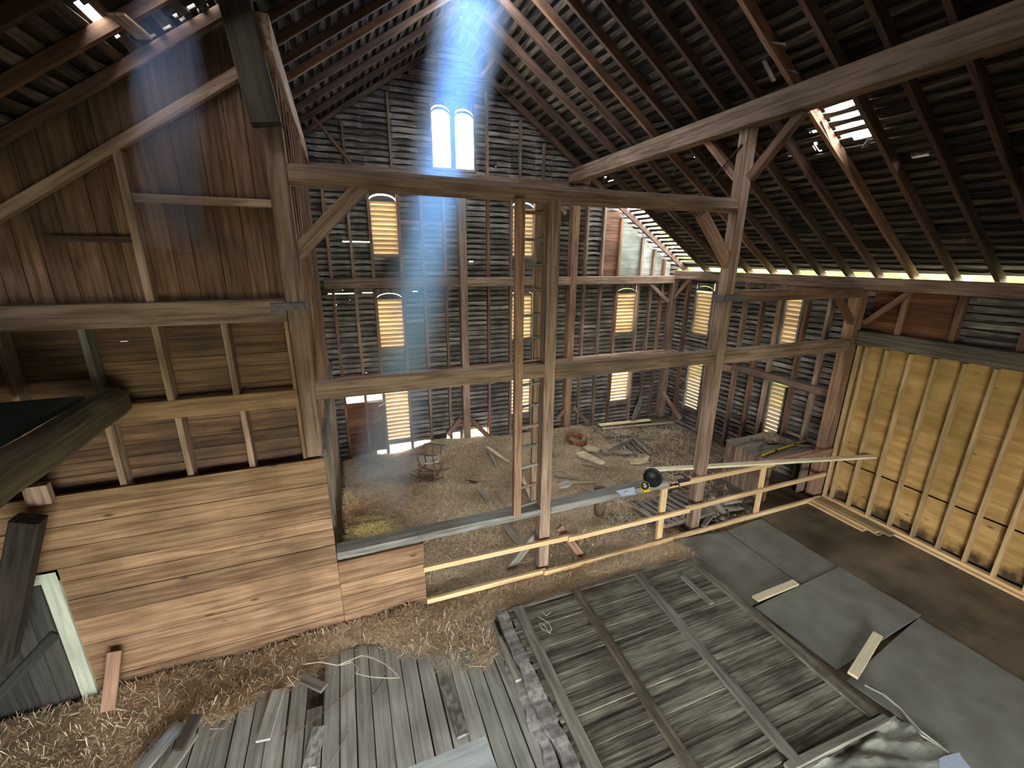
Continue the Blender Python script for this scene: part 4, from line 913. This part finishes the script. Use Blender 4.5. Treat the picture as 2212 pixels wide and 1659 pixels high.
# pallet behind the railing
pl = thing('pallet', 'weathered slatted pallet lying behind the railing by the right post', 'pallet')
pa, pb = PZ(.16, 1362, 1086), PZ(.16, 1438, 1135); pc = PZ(.16, 1470, 1062)
for k in range(8):
    o_ = (pc-pa)*(k/7.5); MB().beam(pa+o_, pb+o_+Vector((.05*k/8, 0, 0)), .11, .02, ch=.05).build('slat', GREYB if k % 2 else BARK, pl)
for t in (.08, .92): q = pa.lerp(pb, t); MB().beam(q-Vector((0, 0, .06)), q+(pc-pa)*.93-Vector((0, 0, .06)), .05, .08).build('bearer', TIM, pl)
m_ = MB()
for i in range(420):
    c = PZ(.05, 1375, 1125)+Vector((R(-.45, .55), R(-.3, .3)*1, 0)) if i < 300 else PZ(.05, 1560, 1105)+Vector((R(-.5, .5), R(-.25, .25), 0)); s_ = R(.01, .04)
    q = [c+Vector((R(-1, 1)*s_, R(-1, 1)*s_, R(0, .5)*s_)) for _ in range(4)]; c = c+Vector((0, 0, s_*.7))
    m_.add([*q, c], [(0, 1, 4), (1, 2, 4), (2, 3, 4), (3, 0, 4), (0, 3, 2, 1)], [tuple(v) for v in q]+[tuple(c)])
o = one('plaster_rubble', m_, PLASTER, 'crumbs of whitish plaster and chaff strewn around the pallet', 'rubble'); o['kind'] = 'stuff'
for k in range(9):
    a = PZ(.06+.01*k, R(1530, 1610), R(1072, 1118)); b = a+Vector((R(-.5, .5), R(-.3, .3), 0))
    one('scrap_board', MB().beam(a, b, R(.05, .1), .02), BARK if k % 2 else GREYB, 'weathered scrap board lying in the litter between right post and bin', 'scrap wood', 'scraps beside the bin')

# ------------------------------------------------------------ beam-shaped blue haze, lit by added spot lamps
def haze(name, a, b, ra, rb, dens, col, lab, start=.2):
    a, b = Vector(a), Vector(b); ax = (b-a).normalized(); e1 = ax.orthogonal().normalized(); e2 = ax.cross(e1); n = 20; vs = []; fs = []; m_ = 6
    for i in range(m_+1):
        c = a.lerp(b, i/m_); rx = ra+(rb-ra)*i/m_
        for j in range(n): t = 2*math.pi*j/n; vs.append(c+(e1*math.cos(t)+e2*math.sin(t))*rx)
    for i in range(m_):
        for j in range(n): q = i*n; fs.append((q+j, q+(j+1) % n, q+n+(j+1) % n, q+n+j))
    fs.append(tuple(range(n-1, -1, -1))); fs.append(tuple(range(m_*n, m_*n+n)))
    m = bpy.data.materials.new(name); m.use_nodes = True; nt = m.node_tree; N = nt.nodes; N.clear(); L = nt.links
    out = N.new('ShaderNodeOutputMaterial'); vsn = N.new('ShaderNodeVolumeScatter'); vsn.inputs['Color'].default_value = (*col, 1)
    geo = N.new('ShaderNodeTexCoord'); sub = N.new('ShaderNodeVectorMath'); sub.operation = 'SUBTRACT'; sub.inputs[1].default_value = a; L.new(geo.outputs['Object'], sub.inputs[0])
    cr_ = N.new('ShaderNodeVectorMath'); cr_.operation = 'CROSS_PRODUCT'; cr_.inputs[1].default_value = ax; L.new(sub.outputs[0], cr_.inputs[0])
    ln_ = N.new('ShaderNodeVectorMath'); ln_.operation = 'LENGTH'; L.new(cr_.outputs[0], ln_.inputs[0])
    mr = N.new('ShaderNodeMapRange'); mr.interpolation_type = 'SMOOTHSTEP'; mr.inputs[1].default_value = ra*.6; mr.inputs[2].default_value = ra*.98; mr.inputs[3].default_value = dens; mr.inputs[4].default_value = 0; L.new(ln_.outputs['Value'], mr.inputs[0])
    dt = N.new('ShaderNodeVectorMath'); dt.operation = 'DOT_PRODUCT'; dt.inputs[1].default_value = ax; L.new(sub.outputs[0], dt.inputs[0])
    m2 = N.new('ShaderNodeMapRange'); m2.interpolation_type = 'SMOOTHSTEP'; l_ = (b-a).length; m2.inputs[1].default_value = l_*.85; m2.inputs[2].default_value = l_*1.1; m2.inputs[3].default_value = 1; m2.inputs[4].default_value = 0; L.new(dt.outputs['Value'], m2.inputs[0])
    mm = N.new('ShaderNodeMath'); mm.operation = 'MULTIPLY'; m3 = N.new('ShaderNodeMapRange'); m3.inputs[1].default_value = 0; m3.inputs[2].default_value = l_*.35; m3.inputs[3].default_value = start; m3.inputs[4].default_value = 1; L.new(dt.outputs['Value'], m3.inputs[0])
    m4 = N.new('ShaderNodeMath'); m4.operation = 'MULTIPLY'; L.new(m2.outputs[0], m4.inputs[0]); L.new(m3.outputs[0], m4.inputs[1])
    L.new(mr.outputs[0], mm.inputs[0]); L.new(m4.outputs[0], mm.inputs[1]); L.new(mm.outputs[0], vsn.inputs['Density'])
    L.new(vsn.outputs[0], out.inputs['Volume'])
    mb = MB(); mb.add(vs, fs, [tuple(v) for v in vs]); o = mb.build(name, m); o['label'] = lab; o['category'] = 'haze'; o['kind'] = 'stuff'; return o
ta_, tb_ = PY(7.0, 1030, -20), PY(7.0, 862, 850)
haze('light_shaft_haze', ta_, ta_+(tb_-ta_)*1.36, .62, .62, .75, (.45, .66, 1), 'blue beam-shaped haze added as a light shaft past the gable window')  # volume shaped like the beam, its blue put into the scatter colour
d_ = (ta_-tb_).normalized()
add_light('shaft_spot', 'SPOT', ta_+d_*25, tb_, 1000000, (.12, .38, 1), spot_size=math.radians(1.7), spot_blend=1, shadow_soft_size=.1)  # added blue spot above the roof that makes the haze glow
sa, sb = PY(4.4, 358, 30), PY(4.4, 374, 540)
haze('light_shaft_haze', sa, sb, .26, .26, .9, (.45, .62, 1), 'faint blue beam-shaped haze added in front of the left partition')  # smaller haze column shaped as a second beam
d_ = (sa-sb).normalized()
add_light('left_shaft_spot', 'SPOT', sa+d_*8, sb, 5000, (.36, .56, 1), spot_size=math.radians(3.4), spot_blend=.6, shadow_soft_size=.08)  # second added spot, only there to light the left haze
